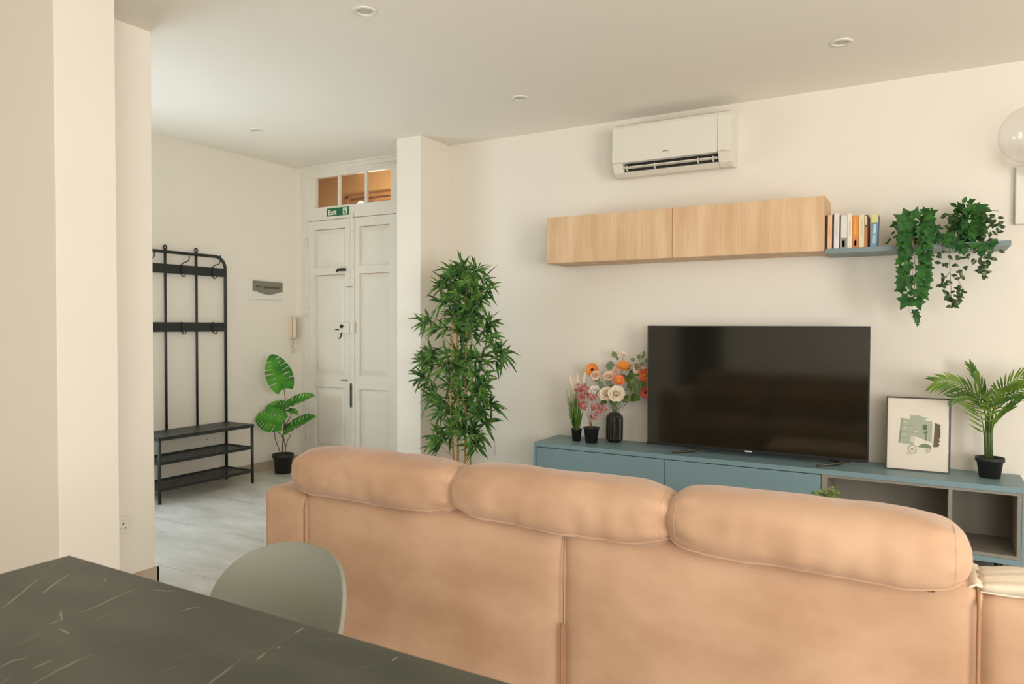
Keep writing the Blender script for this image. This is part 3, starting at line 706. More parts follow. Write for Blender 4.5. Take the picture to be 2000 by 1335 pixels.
def bolster(x0, x1, y, zc, hz, hy, seed, droop=0, tw=0):
    m = LB(); NI, NJ = 76, 44; L = (x1-x0)/2; xm = (x0+x1)/2; rows = []
    for i in range(NI+1):
        s = -1+2*i/NI; s = math.copysign(1-(1-abs(s))**1.45, s)
        e = max(.0, 1-abs(s)**7)**.40
        bul = 1+.03*math.cos(s*PI/2)
        row = []
        for j in range(NJ):
            a = 2*PI*j/NJ; ca, sa = math.cos(a), math.sin(a)
            py = math.copysign(abs(ca)**.78, ca)*hy*(.30+.70*e)*bul*(1 if e > 0 else 0); pz = math.copysign(abs(sa)**.80, sa)*hz*e*bul
            if e <= 0: py = 0; pz = 0
            # flatter and heavier below, seam lip on the lower rear edge
            if sa < 0: py *= 1+.10*(-sa)
            x = xm+s*L*(1-.0*abs(sa))
            nz = noise.noise(V((x*5+seed, a*1.4, seed)))*.007+noise.noise(V((x*17+seed, a*1.1+3, 2)))*.0035*(1.2 if sa < .2 else .5)
            near = max(0, 1-abs(abs(s)-.86)/.14)*.004*math.sin(a*7+seed*2)
            rr = 1+(nz+near)/max(hz, .05)
            row.append(V((x, y+py*rr, zc+pz*rr+tw*s+droop*(1-e))))
        rows.append(row)
    m.grid(rows, True, False)
    o = m.build('headrest', SUEDE, sofa, True)
    # welt seams: along the lower rear edge and round each end
    w_ = LB(); pts = []
    for i in range(5, NI-4):
        r_ = rows[i]; p = r_[int(NJ*.5)+int(NJ*.14)]; pts.append(p+V((0, -.0015, -.001)))
    w_.tube(pts, .0034, 6)
    for idx in (8, NI-8):
        r_ = rows[idx]; w_.tube([r_[j % NJ]+V((0, .0005, 0)) for j in range(int(NJ*.27), int(NJ*.66))], .0014, 6)
    w_.build('piping', SUEDE, o)
    return o
bolster(.150, .895, .055, .785, .090, .105, 1.3, tw=.0)
bolster(.850, 1.608, .055, .782, .090, .110, 4.1, tw=-.004)
bolster(1.572, 2.318, .050, .778, .092, .116, 8.7, tw=-.006)
m = LB(); m.box(2.19, 2.24, -.012, .03, .686, .704, .004); m.tube([(2.20, -.012, .694), (2.235, -.012, .694)], .006, 8); m.ball((2.222, -.016, .697), .005); tag(m.build('headrest_bracket', DARKMET, sofa), 'small dark metal headrest bracket')

# cream fringed throw folded over the back corner
tp = thing('folded_throw', (.42, 2.15, .705), 'cream fringed throw folded over the right back corner of the sofa', 'blanket')
rows = []; m = MB(); NI = 40
TY0, TY1, TXA, TXB = 2.035, 2.225, .115, .70
def throw_pt(i, j, lift):
    s_ = i/NI; u = j/16
    x = TXA+(TXB-TXA)*s_; y = TY0+(TY1-TY0)*u+.045*s_
    z = .699+lift*(math.sin(PI*min(1, max(0, u)))**.55)*(.35+.65*min(1, s_*4.5)**.7)+.004*math.sin(u*22+s_*5+noise.noise(V((x*9, y*9, 0)))*3)*(1 if lift else 0)
    return V((x+.008*noise.noise(V((y*30, 0, 1))), y, z))
m.grid([[throw_pt(i, j, .040) for j in range(17)]+[throw_pt(i, j, 0) for j in range(16, -1, -1)] for i in range(NI+1)], True, True)
m.build('blanket', CREAMF, tp, True)
m = MB()
for k in range(22):
    p = V((TXA+.004, TY0+.008+(TY1-TY0-.016)*k/21, .708)); m.tube([p, p+V((-.012, 0, .004)), p+V((-.024, rnd.uniform(-.004, .004), -.003)), p+V((-.03, rnd.uniform(-.005, .005), -.004))], [.0032, .0036, .003, .0018], 5)
m.build('fringe', CREAMF, tp)

# ------------------------------------------------------------------ dining table
QX0, QX1, QY0, QY1, QZ = -1.861, .06, .12, 1.0, .75
tb = thing('dining_table', (-.9, .56, 0), 'dark slate-look dining table top with pale veins in the foreground', 'table')
top = MB(); top.box(QX0, QX1, QY0, QY1, QZ-.014, QZ, .0012)
MB().box(QX0+.004, QX1-.004, QY0+.004, QY1-.004, QZ-.024, QZ-.014).build('underboard', SLEDGE, tb)
MB().box(QX0+.06, QX1-.06, QY0+.06, QY1-.06, QZ-.085, QZ-.024).build('apron', METAL, tb)
for x in (QX0+.07, QX1-.12):
    for y in (QY0+.07, QY1-.12):
        MB().box(x, x+.05, y, y+.05, 0, QZ-.085, .003).build('leg', METAL, tb)
def veins(idx, lst):
    m = top; m.mi = idx
    for pts, wpx in lst:
        P3 = [at(px, py, Z=QZ) for px, py in pts]; fine = []
        for a, b in zip(P3, P3[1:]):
            for k in range(4): fine.append(a.lerp(b, k/4))
        fine.append(P3[-1]); n = len(fine); L_ = []; R2 = []
        for i, p in enumerate(fine):
            d = (fine[min(i+1, n-1)]-fine[max(i-1, 0)]).normalized(); s_ = V((-d.y, d.x, 0))
            w_ = wpx*(.35+.65*math.sin(PI*min(1, max(0, (i+.4)/(n-.2)))))*(.8+.4*noise.noise(p*40))
            j = s_*noise.noise(p*25)*.0025
            L_.append(p+s_*w_+j+V((0, 0, .0002))); R2.append(p-s_*w_+j+V((0, 0, .0002)))
        m.grid([R2, L_])
veins(1, [([(0, 1188), (24, 1173), (50, 1150), (75, 1130)], .0022), ([(82, 1160), (100, 1144), (135, 1120)], .0022), ([(155, 1197), (190, 1183), (225, 1166), (262, 1151)], .0022),
    ([(300, 1152), (342, 1154)], .0018), ([(352, 1193), (372, 1187), (390, 1185)], .0022), ([(118, 1192), (123, 1210)], .0018), ([(98, 1218), (122, 1208)], .0018), ([(118, 1228), (134, 1237)], .0026),
    ([(0, 1303), (25, 1290), (52, 1284)], .0022), ([(62, 1336), (110, 1310), (150, 1290), (182, 1278)], .0018), ([(65, 1305), (102, 1289)], .002), ([(405, 1338), (430, 1318), (458, 1298)], .0017),
    ([(500, 1288), (520, 1274)], .0022), ([(575, 1236), (594, 1226)], .0026), ([(765, 1290), (777, 1282)], .002), ([(543, 1266), (548, 1262)], .002), ([(204, 1135), (207, 1128)], .0016)])
veins(2, [([(75, 1130), (110, 1098), (128, 1088)], .0016), ([(20, 1265), (60, 1245), (95, 1226)], .0022), ([(162, 1219), (190, 1209), (220, 1195), (255, 1184)], .0018),
    ([(205, 1122), (212, 1112)], .0015), ([(180, 1148), (250, 1150), (300, 1152)], .0013), ([(458, 1298), (480, 1280), (500, 1270), (545, 1264)], .0015), ([(595, 1250), (640, 1248), (672, 1248)], .0014),
    ([(0, 1336), (20, 1322)], .002), ([(150, 1092), (170, 1104)], .0015), ([(210, 1258), (235, 1250)], .0014), ([(520, 1274), (560, 1245), (575, 1236)], .0012), ([(690, 1305), (740, 1296)], .0012), ([(330, 1290), (400, 1270)], .0012), ([(300, 1320), (345, 1300)], .0012)])

top.build('tabletop', [SLATE, VEIN, VEIN2], tb)

# ------------------------------------------------------------------ dining chair
ch = thing('dining_chair', (-1.30, .98, 0), 'grey-green moulded shell chair tucked under the dark table', 'chair')
CR_ = math.radians(-8)          # turned a little
CC = V((-1.322, 1.215, 0)); cxv = V((math.cos(CR_), math.sin(CR_), 0)); cyv = V((-math.sin(CR_), math.cos(CR_), 0))
m = MB(); m.sm = True; NU = 36; rows = []
ZB, ZT = .44, .783
def shell(u, t):
    """t<=1 seat from front to back, t>1 backrest"""
    if t < 1:       # seat
        y = -.43+.36*t; z = .455-.02*math.sin(PI*t)+(.03*(1-t)**6*-1); hw = .20+.035*t
        z += .03*abs(u)**3
        hw_ = hw*(1-.10*(max(0, .18-t)/.18)**2)
        return V((u*hw_, y, z))
    q = t-1         # 0..1
    if q < .25:
        a = q/.25*PI/2; y = -.07+.07*math.sin(a); z = .455+.075*(1-math.cos(a))
        hw = .235+.021*q/.25; return V((u*hw, y-.06*abs(u)**2.2*q/.25, z+.03*abs(u)**3*(1-q/.25)))
    s = (q-.25)/.75; z = .53+(ZT-.53)*s; y = .0+.082*s
    hw = .256
    if s > .30: hw = .256*(1-((s-.30)/.70)**2.7*.985)**(1/2.3)
    return V((u*hw, y-.085*(u*hw/.256)**2, z))
ts = [k/10 for k in range(10)]+[1+.25*k/8 for k in range(8)]+[1.25+.75*(1-(1-k/26)**1.6) for k in range(27)]
def world(p): return CC+cxv*p.x+cyv*p.y+V((0, 0, p.z))
for t in ts: rows.append([world(shell(-1+2*i/NU, t)) for i in range(NU+1)])
m.grid(rows); so = m.build('shell', CHAIRM, ch, True)
md = so.modifiers.new('thickness', 'SOLIDIFY'); md.thickness = .009; md.offset = 1
md = so.modifiers.new('edge', 'BEVEL'); md.width = .003; md.segments = 2; md.limit_method = 'ANGLE'; md.angle_limit = math.radians(50)
for sx_ in (-1, 1):
    for (ya, yb) in ((-.34, -.42), (-.10, -.02)):
        MB().tube([world(V((sx_*.13, ya, .44))), world(V((sx_*.20, yb, 0)))], [.016, .011], 12).build('leg', CHLEG, ch)

# ------------------------------------------------------------------ coffee table hidden behind the sofa, carrying the small plant
ct = thing('coffee_table', (-.6, 3.3, 0), 'low oak coffee table behind the sofa', 'table')
MB().box(-1.1, -.1, 3.05, 3.6, .36, .39, .004).build('tabletop', OAK, ct)
for x in (-1.05, -.19):
    for y in (3.09, 3.52): MB().box(x, x+.04, y, y+.04, 0, .36, .003).build('leg', OAK, ct)

# ------------------------------------------------------------------ wall lamp at the right edge
wl = thing('wall_lamp', (.62, YF, 1.62), 'white wall lamp with clear glass globe at the right edge', 'lamp')
a = at(1984, 325, Y=4.93); b = at(1984, 438, Y=4.93)
MB().box(a.x, a.x+.14, YF-.035, YF, b.z, a.z, .006).build('back_plate', WHITE, wl)
gc = at(2016, 262, Y=YF-.17); 
bm_ = MB(); bm_.ball(gc, .155, seg=40); g1 = bm_.build('glass_globe', thin_glass('globe_glass', .03), wl)
MB().tube([gc+V((0, 0, -.15)), V((a.x+.07, YF-.10, a.z-.05)), V((a.x+.07, YF-.03, a.z-.05))], .010, 10).build('arm', STEEL, wl)
MB().lathe(gc+V((0, 0, -.158)), [(0.0001, 0), (.035, 0), (.035, .02), (.022, .026), (.022, .06), (0.0001, .06)], 20).build('lamp_holder', STEEL, wl)
m = MB(); m.ball(gc+V((0, 0, -.06)), .028, (1, 1, 1.25), 16); m.build('bulb', mat('opal_bulb', (220, 216, 200), .3), wl)

# ------------------------------------------------------------------ plants
UP = V((0, 0, 1))
def pot(parent, c, rt, rb, h, rim=.012, name='pot', m_=None, soil=True):
    c = V(c)
    MB().lathe(c, [(0.0001, 0), (rb, 0), (rb+(rt*.93-rb)*(1-rim/h), h-rim), (rt, h-rim), (rt, h), (rt*.93, h), (rt*.88, h-.02), (rb*.9, .01), (0.0001, .01)], 40).build(name, m_ or POT, parent)
    if soil: MB().lathe(c, [(rt*.89, h-.018), (rt*.4, h-.012), (0.0001, h-.010)], 28).build('soil', SOIL, parent)
def blade(m, p, d, n, L, W, droop=.3, fold=.25, seg=6, tipw=.0, base=.15):
    """a lance-shaped leaf: p base, d direction, n upper side"""
    p = V(p); d = V(d).normalized(); s = d.cross(V(n))
    s = s.normalized() if s.length > 1e-5 else d.orthogonal().normalized()
    nn = s.cross(d).normalized(); rows = []
    for i in range(seg+1):
        t = i/seg; w_ = W*.5*(base*(1-t)+math.sin(PI*min(1, t**.8))**.9)+tipw*0
        if i == seg: w_ = W*.02
        c = p+d*(L*t)+V((0, 0, -droop*L*t*t))
        rows.append([c-s*w_+nn*fold*w_, c, c+s*w_+nn*fold*w_])
    m.grid(rows)
IVY = [(0, 0), (.20, -.10), (.52, -.02), (.40, .22), (.60, .50), (.27, .55), (.0, 1.0), (-.27, .55), (-.60, .50), (-.40, .22), (-.52, -.02), (-.20, -.10)]
OVAL = [(0, 0), (.18, .1), (.30, .32), (.27, .6), (.12, .86), (0, 1.0), (-.12, .86), (-.27, .6), (-.30, .32), (-.18, .1)]
MAPLE = [(0, 0), (.12, .02), (.45, -.10), (.25, .18), (.62, .40), (.22, .42), (.0, 1.0), (-.22, .42), (-.62, .40), (-.25, .18), (-.45, -.10), (-.12, .02)]
ROUND = [(0, 0), (.25, .08), (.42, .35), (.40, .65), (.22, .9), (0, .96), (-.22, .9), (-.40, .65), (-.42, .35), (-.25, .08)]
def flat_leaf(m, p, d, n, L, shape=IVY, fold=.18, W=1.0, cup=.12):
    p = V(p); d = V(d).normalized(); s = d.cross(V(n)); s = s.normalized() if s.length > 1e-5 else d.orthogonal().normalized(); nn = s.cross(d).normalized()
    def q(u, v): return p+s*(u*L*W)+d*(v*L)+nn*(abs(u)*fold*L-cup*L*v*v)
    mid = [m.bm.verts.new(q(0, v)) for v in (.0, .45, 1.0 if shape[len(shape)//2][1] == 1.0 else shape[len(shape)//2][1])]
    h = len(shape)//2; fs = []
    for side in (shape[1:h], shape[h+1:][::-1]):
        vs_ = [m.bm.verts.new(q(u, v)) for u, v in side]; k = len(vs_)
        ch_ = [mid[0]]+vs_+[mid[2]]
        for a, b in zip(ch_, ch_[1:]):
            if a is not mid[1] and b is not mid[1]:
                try: fs.append(m.bm.faces.new((mid[1], a, b)))
                except ValueError: pass
    m._fin(fs)
def rv(a=1): return V((rnd.uniform(-a, a), rnd.uniform(-a, a), rnd.uniform(-a, a)))
TOCAM = V((.35, -.93, .1))

# bamboo
BY = 4.43; bc = at(903, 900, Y=BY); bx = bc.x
bam = thing('artificial_bamboo', (bx, BY, 0), 'tall bamboo plant with yellow canes standing beside the white pillar', 'potted plant')
pot(bam, (bx, BY, 0), .125, .095, .21, .02)
canes = [((886, 905), (880, 780), (884, 640), (888, 540), .0085, -.02), ((894, 905), (895, 780), (892, 700), (893, 560), .0095, .02), ((908, 905), (909, 780), (911, 640), (908, 515), .0100, -.03), ((919, 905), (917, 840), (922, 740), (921, 650), .0065, .03)]
cane_pts = []
for k, (a, b, c, d, r_, dy) in enumerate(canes):
    P4 = [at(*q, Y=BY+dy) for q in (a, b, c, d)]
    base = V((bx+(P4[0].x-bx)*.8, BY+dy, .17)); pts = [base]+P4; m = MB(); rr = []; fine = []
    for u, v in zip(pts, pts[1:]):
        for i in range(8): fine.append(u.lerp(v, i/8))
    fine.append(pts[-1])
    for i in range(len(fine)): rr.append(r_*(1-.45*i/len(fine))*(1.22 if i % 4 == 0 else 1))
    m.tube(fine, rr, 10); m.build('cane', CANE, bam); cane_pts += fine
clusters = [(905,522),(885,530),(930,528),(898,545),(922,548),(915,535),(880,562),(905,568),(932,572),(868,590),(893,595),(918,598),(938,590),(885,618),(908,625),(938,622),(898,648),(922,650),(958,630),(946,640),(872,640),(912,575),(900,610),(925,612),(888,580),
 (873,692),(898,695),(922,692),(940,700),(868,716),(893,722),(928,728),(948,732),(878,748),(903,752),(930,758),(944,748),(890,778),(915,782),(934,776),(905,720),(915,705),(940,765),
 (885,802),(905,812),(930,812),(943,802),(890,832),(923,838),(935,848),(948,826),(862,806),(868,852),(860,866),(926,868),(880,848),(905,838),
 (830,634),(838,624),(842,690),(830,702),(852,702),(836,742),(828,736),(850,766),(846,774),(862,786),(845,715),(857,640),(862,560),(874,548),(945,545),(950,565),(976,682),(984,692),(970,702),(964,672),(954,655),(958,790),(856,850),(846,690)]
fol = MB(); tw = MB()
for (px, py) in clusters+[(x+rnd.uniform(-6, 6), y+rnd.uniform(-6, 6)) for x, y in clusters if abs(x-907) < 26]:
    dy = rnd.uniform(-.13, .10); c = at(px, py, Y=BY+dy)
    near = min(cane_pts, key=lambda q: (q-c-V((0, 0, -.10))).length)
    midp = near.lerp(c, .55)+V((0, 0, -.02)); tw.tube([near, midp, c], [.0022, .0016, .0012], 5)
    out = (c-near); out.z *= .3
    out = out.normalized() if out.length > .01 else rv().normalized()
    n = rnd.randint(9, 12)
    for k in range(n):
        a = 2*PI*k/n+rnd.uniform(-.3, .3)
        d = V((math.cos(a), -.35+.6*rnd.uniform(-1, 1), math.sin(a)*.85+.1))+out*.55
        L = rnd.uniform(.09, .165)
        if (c+d.normalized()*L).x < -3.45 and BY+dy+d.normalized().y*L > 4.53: d.y = -abs(d.y)-.2
        blade(fol, c+rv(.012), d, TOCAM+UP*.6+rv(.5), L, rnd.uniform(.014, .021), rnd.uniform(.05, .35), .3)
fol.build('foliage', LEAFB, bam, True); tw.build('twigs', STEMG, bam)

# monstera
MY = 4.56; mc = at(553, 907, Y=MY)
mon = thing('potted_monstera', (mc.x, MY, 0), 'monstera plant with split leaves in a black pot on the hall floor', 'potted plant')
pot(mon, (mc.x, MY, 0), .094, .072, .172, .03)
def monstera(base, tip, W, n, droop=.10, fold=.18, name='leaf'):
    base = V(base); tip = V(tip); ax = tip-base; L = ax.length; d = ax.normalized(); s = d.cross(V(n)).normalized(); nn = s.cross(d).normalized()
    m = MB(); NV, NU_ = 84, 16
    slits = [.20, .33, .45, .57, .68, .79]
    def wv(v): return W*.5*(math.sin(PI*min(1, (v*.95+.045))**.70))**.62*(1-.15*v)
    g = {}
    for sd in (-1, 1):
        for i in range(NV+1):
            v = i/NV
            for j in range(NU_+1):
                u = j/NU_; y = L*(v+.16*u*(1-v)*v*2-.09*u*u*(1-v)**4)
                if sd == 1 and j == 0: g[(sd, i, j)] = g[(-1, i, 0)]; continue
                g[(sd, i, j)] = m.bm.verts.new(base+d*y+s*(sd*u*wv(v))+nn*(fold*u*wv(v)-droop*L*v*v-.02*L*math.cos(v*38)*u*u*.4))
        fs = []
        for i in range(NV):
            v = (i+.5)/NV
            for j in range(NU_):
                u = (j+.5)/NU_; cut = False
                for k, q in enumerate(slits):
                    q2 = q+(.03 if sd > 0 else 0); th = .0090*(1 if u < .9 else 1.5)
                    u0, u1 = (.38, 1.1) if k % 3 != 1 else (.30, .82)
                    if abs(v-q2) < th and u0 < u < u1: cut = True
                if not cut: fs.append(m.bm.faces.new((g[(sd, i, j)], g[(sd, i, j+1)], g[(sd, i+1, j+1)], g[(sd, i+1, j)])))
        m._fin(fs)
    loose = [v for v in m.bm.verts if not v.link_faces]
    for v in loose: m.bm.verts.remove(v)
    o = m.build(name, LEAFM, mon, True); return o
mp = lambda x, y, dy=0: at(x, y, Y=MY+dy)
cvec = (EYE-V((mc.x, MY, .5))).normalized()
monstera(mp(555, 759), mp(530, 692, -.10), .245, cvec+V((.1, 0, .1)), .03, .10)
monstera(mp(553, 826, -.06), mp(499, 812, -.16), .25, cvec+V((0, 0, .35)), .08, .22)
monstera(mp(557, 800, .03), mp(519, 790, -.04), .20, cvec*.6+V((0, 0, .8)), .12, .2)
monstera(mp(558, 793), mp(611, 768, .10), .21, cvec*.55+V((-.2, 0, .85)), .10, .18)
monstera(mp(562, 800, -.04), mp(581, 806, -.09), .09, cvec*.5+V((0, 0, .8)), .10, .2)
monstera(mp(556, 843, -.03), mp(612, 808, .05), .21, cvec*.6+V((-.2, 0, .8)), .10, .18)
def stem(m, pts, r0, r1):
    n = len(pts); m.tube(pts, [r0+(r1-r0)*i/(n-1) for i in range(n)], 7)
m = MB()
s0 = V((mc.x, MY, .15))
stem(m, [s0, mp(552, 875), mp(553, 852), mp(555, 828), mp(556, 800), mp(557, 780), mp(555, 759)], .0065, .003)
m.build('main_stem', STEMB, mon)
for pts in ([s0+V((-.02, 0, 0)), mp(543, 872), mp(537, 855), mp(536, 842, -.05), mp(545, 830, -.06)], [s0+V((.02, 0, 0)), mp(558, 872), mp(562, 858), mp(568, 851, -.02), mp(560, 845, -.03)],
            [mp(553, 856), mp(549, 848, -.02), mp(541, 842, -.05)], [mp(556, 832), mp(562, 822, .01), mp(569, 811, .02), mp(562, 797, .01)], [mp(557, 872), mp(555, 858), mp(553, 852)]):
    m = MB(); stem(m, pts, .0042, .0026); m.build('leaf_stalk', STEMB, mon)

# palm
PY = 4.785; pc = at(1933, 915, Y=PY)
palm = thing('potted_palm', (pc.x, PY, KZ1), 'small green palm in a black pot at the right end of the console', 'potted plant')
pot(palm, (pc.x, PY, KZ1), .071, .051, .112, .022)
pp = lambda x, y, dy=0: at(x, y, Y=PY+dy)
def frond(path, ll, lw=.011, t0=.25, n=13, both=True, down=.15, face=TOCAM, spread=.8, sides=(-1, 1)):
    pts = [pp(*q) for q in path]; fine = []
    K = len(pts)-1
    def cr(t):
        t = max(0, min(.9999, t))*K; i = int(t); f_ = t-i
        a, b, c, d = pts[max(0, i-1)], pts[i], pts[i+1], pts[min(K, i+2)]
        return .5*((2*b)+(c-a)*f_+(2*a-5*b+4*c-d)*f_*f_+(3*b-a-3*c+d)*f_**3)
    fine = [cr(i/20) for i in range(21)]
    m = MB(); m.tube(fine, [.0036*(1-.75*i/20) for i in range(21)], 6)
    for k in range(n):
        t = t0+(1-t0)*k/(n-1); c = cr(t); d = (cr(min(1, t+.04))-cr(t-.04)).normalized()
        s_ = d.cross(face).normalized(); L = 1.18*ll*(.55+.6*math.sin(PI*(.15+.72*(k/(n-1)))))*rnd.uniform(.9, 1.1)
        for sd in sides:
            dd = d*(1.0+.4*k/n)+s_*sd*spread+rv(.08)
            if c.y > 4.85 and dd.y > 0: dd.y *= -.3
            blade(m, c, dd, face+rv(.2), L, lw, down*rnd.uniform(.6, 1.3), .35, 5)
    m.build('frond', LEAFP, palm, True)
frond([(1928, 850), (1924, 808), (1911, 775), (1884, 756, -.04), (1854, 745, -.08), (1828, 745, -.12)], .085, n=17, down=.25)
frond([(1927, 850), (1926, 810, -.03), (1908, 780, -.06), (1886, 772, -.10), (1862, 776, -.13)], .060, n=11, down=.1, lw=.008)
frond([(1930, 850), (1929, 800, .02), (1921, 765, .03), (1909, 738, .04), (1897, 717, .05)], .055, n=12, down=.05, spread=.45)
frond([(1934, 850), (1938, 805), (1951, 768), (1972, 748, -.03), (2000, 735, -.05), (2030, 730, -.08)], .085, n=18, down=.2)
frond([(1935, 850), (1942, 800, -.04), (1957, 778, -.07), (1980, 768, -.10), (2004, 757, -.13)], .065, n=12, down=.15)
frond([(1935, 870), (1941, 828), (1952, 812, -.02), (1968, 798, -.03), (1990, 778, -.04)], .05, n=10, down=-.05, spread=.35)
frond([(1925, 880), (1922, 850), (1919, 825, -.02), (1914, 806, -.03), (1906, 792, -.04)], .105, n=8, down=.0, spread=1.1, sides=(-1,), t0=.3, lw=.009)
frond([(1932, 850), (1934, 805, -.05), (1938, 780, -.09), (1946, 762, -.13)], .11, n=13, down=.55, spread=.9, t0=.2)
for (a, b, c_, r_) in (((1927, 897), (1925, 855), (1927, 812), .0105), ((1936, 897), (1936, 855), (1938, 815), .0095), ((1931, 897), (1932, 850), (1930, 800), .009)):
    m = MB(); m.tube([pp(*a), pp(*b), pp(*c_)], [r_, r_*.85, r_*.35], 10); m.build('sheath', STEMG, palm, True)

# trailing ivy
IYY = 4.77; ic = at(1802, 470, Y=IYY)
ivy = thing('trailing_ivy', (ic.x, IYY, SZ1), 'dark green ivy trailing down from the wall shelf, left of the small-leaved plant', 'potted plant', None)
pot(ivy, (ic.x, IYY, SZ1), .060, .045, .105, .012)
ip = lambda x, y, Y: at(x, y, Y=Y)
m = MB(); vn = MB()
def vine(path, r_=.0016): vn.tube([ip(*q) for q in path], r_, 5)
for k in range(7):
    x = 1783+k*2.4
    vine([(1800+rnd.uniform(-8, 8), 448, 4.75), (x, 452, 4.66), (x-2+rnd.uniform(-2, 2), 485, 4.615), (x+rnd.uniform(-3, 3), 530, 4.61), (1786+rnd.uniform(-4, 5), 575+rnd.uniform(-10, 6), 4.61)])
vine([(1784, 575, 4.61), (1776, 592, 4.61), (1775, 606, 4.61), (1778, 615, 4.61), (1792, 634, 4.61)], .0012)
def ivl(x, y, Y, L, ang=None, sc=1):
    c = ip(x, y, Y); a = ang if ang is not None else rnd.uniform(-.9, .9)
    d = V((math.sin(a), -.25, -math.cos(a)))+rv(.12)
    flat_leaf(m, c, d, V((rnd.uniform(-.45, .45), -1, rnd.uniform(.2, .7))), L, IVY, rnd.uniform(.1, .3), 1.0, .15)
for row in range(13):
    y = 436+row*9.3
    for x, a in ((1764, -.7), (1773, -.1)): ivl(x+rnd.uniform(-3, 3), y+rnd.uniform(-3, 3), 4.60-rnd.uniform(0, .04), rnd.uniform(.044, .058), a+rnd.uniform(-.4, .4))
for row in range(12):
    y = 446+row*9.0
    for x, a in ((1799, .1), (1808, .8)): ivl(x+rnd.uniform(-3, 3)-max(0, row-9)*2, y+rnd.uniform(-3, 3), 4.60-rnd.uniform(0, .04), rnd.uniform(.042, .056), a+rnd.uniform(-.4, .4))
for x, y, a, L in ((1766, 432, -2.2, .07), (1776, 430, -2.7, .08), (1784, 430, -.6, .07), (1790, 440, .2, .075), (1797, 432, 1.8, .065), (1806, 425, 1.5, .06), (1812, 428, .8, .06), (1815, 418, 1.9, .05), (1779, 445, 0, .075), (1797, 440, .5, .07), (1786, 424, 2.8, .06),
                   (1803, 436, 1.0, .06), (1822, 446, .9, .05), (1826, 458, .4, .06), (1820, 462, -.3, .06), (1830, 465, 1.0, .05), (1770, 440, -1.0, .06), (1801, 415, 2.2, .045), (1755, 437, -1.4, .05), (1790, 450, .3, .07), (1800, 452, .2, .07), (1808, 460, .5, .06)):
    ivl(x, y, 4.66-rnd.uniform(0, .05), L, a)
for x, y, a, L in ((1770, 545, .3, .05), (1776, 550, .2, .04), (1768, 562, -1.2, .062), (1776, 568, 1.0, .05), (1803, 556, .3, .07), (1795, 566, .2, .07), (1776, 580, -.5, .085), (1788, 583, .4, .075), (1800, 575, .9, .05), (1786, 605, .3, .042), (1789, 616, .5, .038), (1791, 625, .2, .028), (1790, 610, -.8, .03), (1792, 632, 0, .018)):
    ivl(x, y, 4.605, L, a)
m.build('foliage', LEAFD, ivy, True)
vine([(1800, 442, 4.74), (1818, 425, 4.70), (1830, 430, 4.69), (1838, 436, 4.69)]); vine([(1795, 446, 4.75), (1818, 438, 4.68), (1826, 450, 4.66)])
vine([(1785, 440, 4.74), (1762, 442, 4.72), (1745, 452, 4.72), (1724, 472, 4.71), (1722, 478, 4.70)], .0014); vine([(1762, 446, 4.72), (1742, 460, 4.72), (1728, 474, 4.71)], .001)
vn.build('vines', STEMT, ivy)
m = MB()
for x, y in ((1752, 460), (1740, 466), (1736, 472), (1748, 452), (1758, 458)): flat_leaf(m, ip(x, y, 4.71), V((-.7, 0, -.5))+rv(.2), TOCAM, .026, OVAL, .1, .8)
m.build('sprig_leaves', LEAFD, ivy, True)

# small-leaved trailing plant
fx = at(1888, 470, Y=4.80)
fig = thing('trailing_fig', (fx.x, 4.80, SZ1), 'small-leaved variegated plant trailing from the right end of the wall shelf', 'potted plant')
pot(fig, (fx.x, 4.80, SZ1), .055, .042, .10, .012)
m = MB(); v2 = MB()
for k in range(120):
    a = rnd.uniform(0, 2*PI); r_ = math.sqrt(rnd.random()); x = 1893+r_*29*math.cos(a); y = 433+r_*35*math.sin(a)
    Y = 4.80-.13*math.sqrt(max(0, 1-r_*r_))+rnd.uniform(-.02, .03)
    c = at(x, y, Y=Y); d = V((math.cos(a)*.7, -.3, -.5-math.sin(a)*.7))+rv(.35)
    flat_leaf(m, c, d, V((rnd.uniform(-.4, .4), -1, rnd.uniform(.2, .9))), rnd.uniform(.036, .055), IVY, .2, .85)
for x, y, a in ((1880, 396, 2.6), (1868, 403, -2.2), (1915, 404, 1.8), (1922, 408, 1.2)): flat_leaf(m, at(x, y, Y=4.78), V((math.sin(a), 0, -math.cos(a))), TOCAM, .04, OVAL, .15)
for x, y in ((1842, 455), (1850, 462), (1858, 455), (1846, 470), (1855, 474), (1876, 472), (1888, 478), (1880, 484), (1905, 474), (1915, 480), (1925, 472), (1933, 478), (1940, 470), (1920, 488), (1870, 480), (1862, 468)):
    for _ in range(3): flat_leaf(m, at(x+rnd.uniform(-4, 4), y+rnd.uniform(-4, 4), Y=4.63-rnd.uniform(0, .03)), V((rnd.uniform(-.8, .8), -.2, -.8)), V((rnd.uniform(-.4, .4), -1, .5)), rnd.uniform(.026, .040), IVY, .2, .85)
m.build('foliage', LEAFD, fig, True)
m = MB()
def small(x, y, Y, L=None):
    L = L or rnd.uniform(.026, .036); a = rnd.uniform(-2.2, 2.2)
    flat_leaf(m, at(x, y, Y=Y), V((math.sin(a), -.15, -math.cos(a)*.8)), V((rnd.uniform(-.6, .6), -1, rnd.uniform(-.1, .7))), L, OVAL, .16, .95)
for k in range(30): small(rnd.uniform(1836, 1866), rnd.uniform(415, 480), 4.70+rnd.uniform(-.06, .04))
for k in range(34): small(rnd.uniform(1912, 1950), rnd.uniform(412, 482), 4.70+rnd.uniform(-.07, .05))
for k in range(62):
    t = rnd.random()**.8; y = 492+t*108; w_ = 33*(1-t**2)+2; small(1857+6*t+rnd.uniform(-w_, w_), y, 4.605+rnd.uniform(-.03, .02))
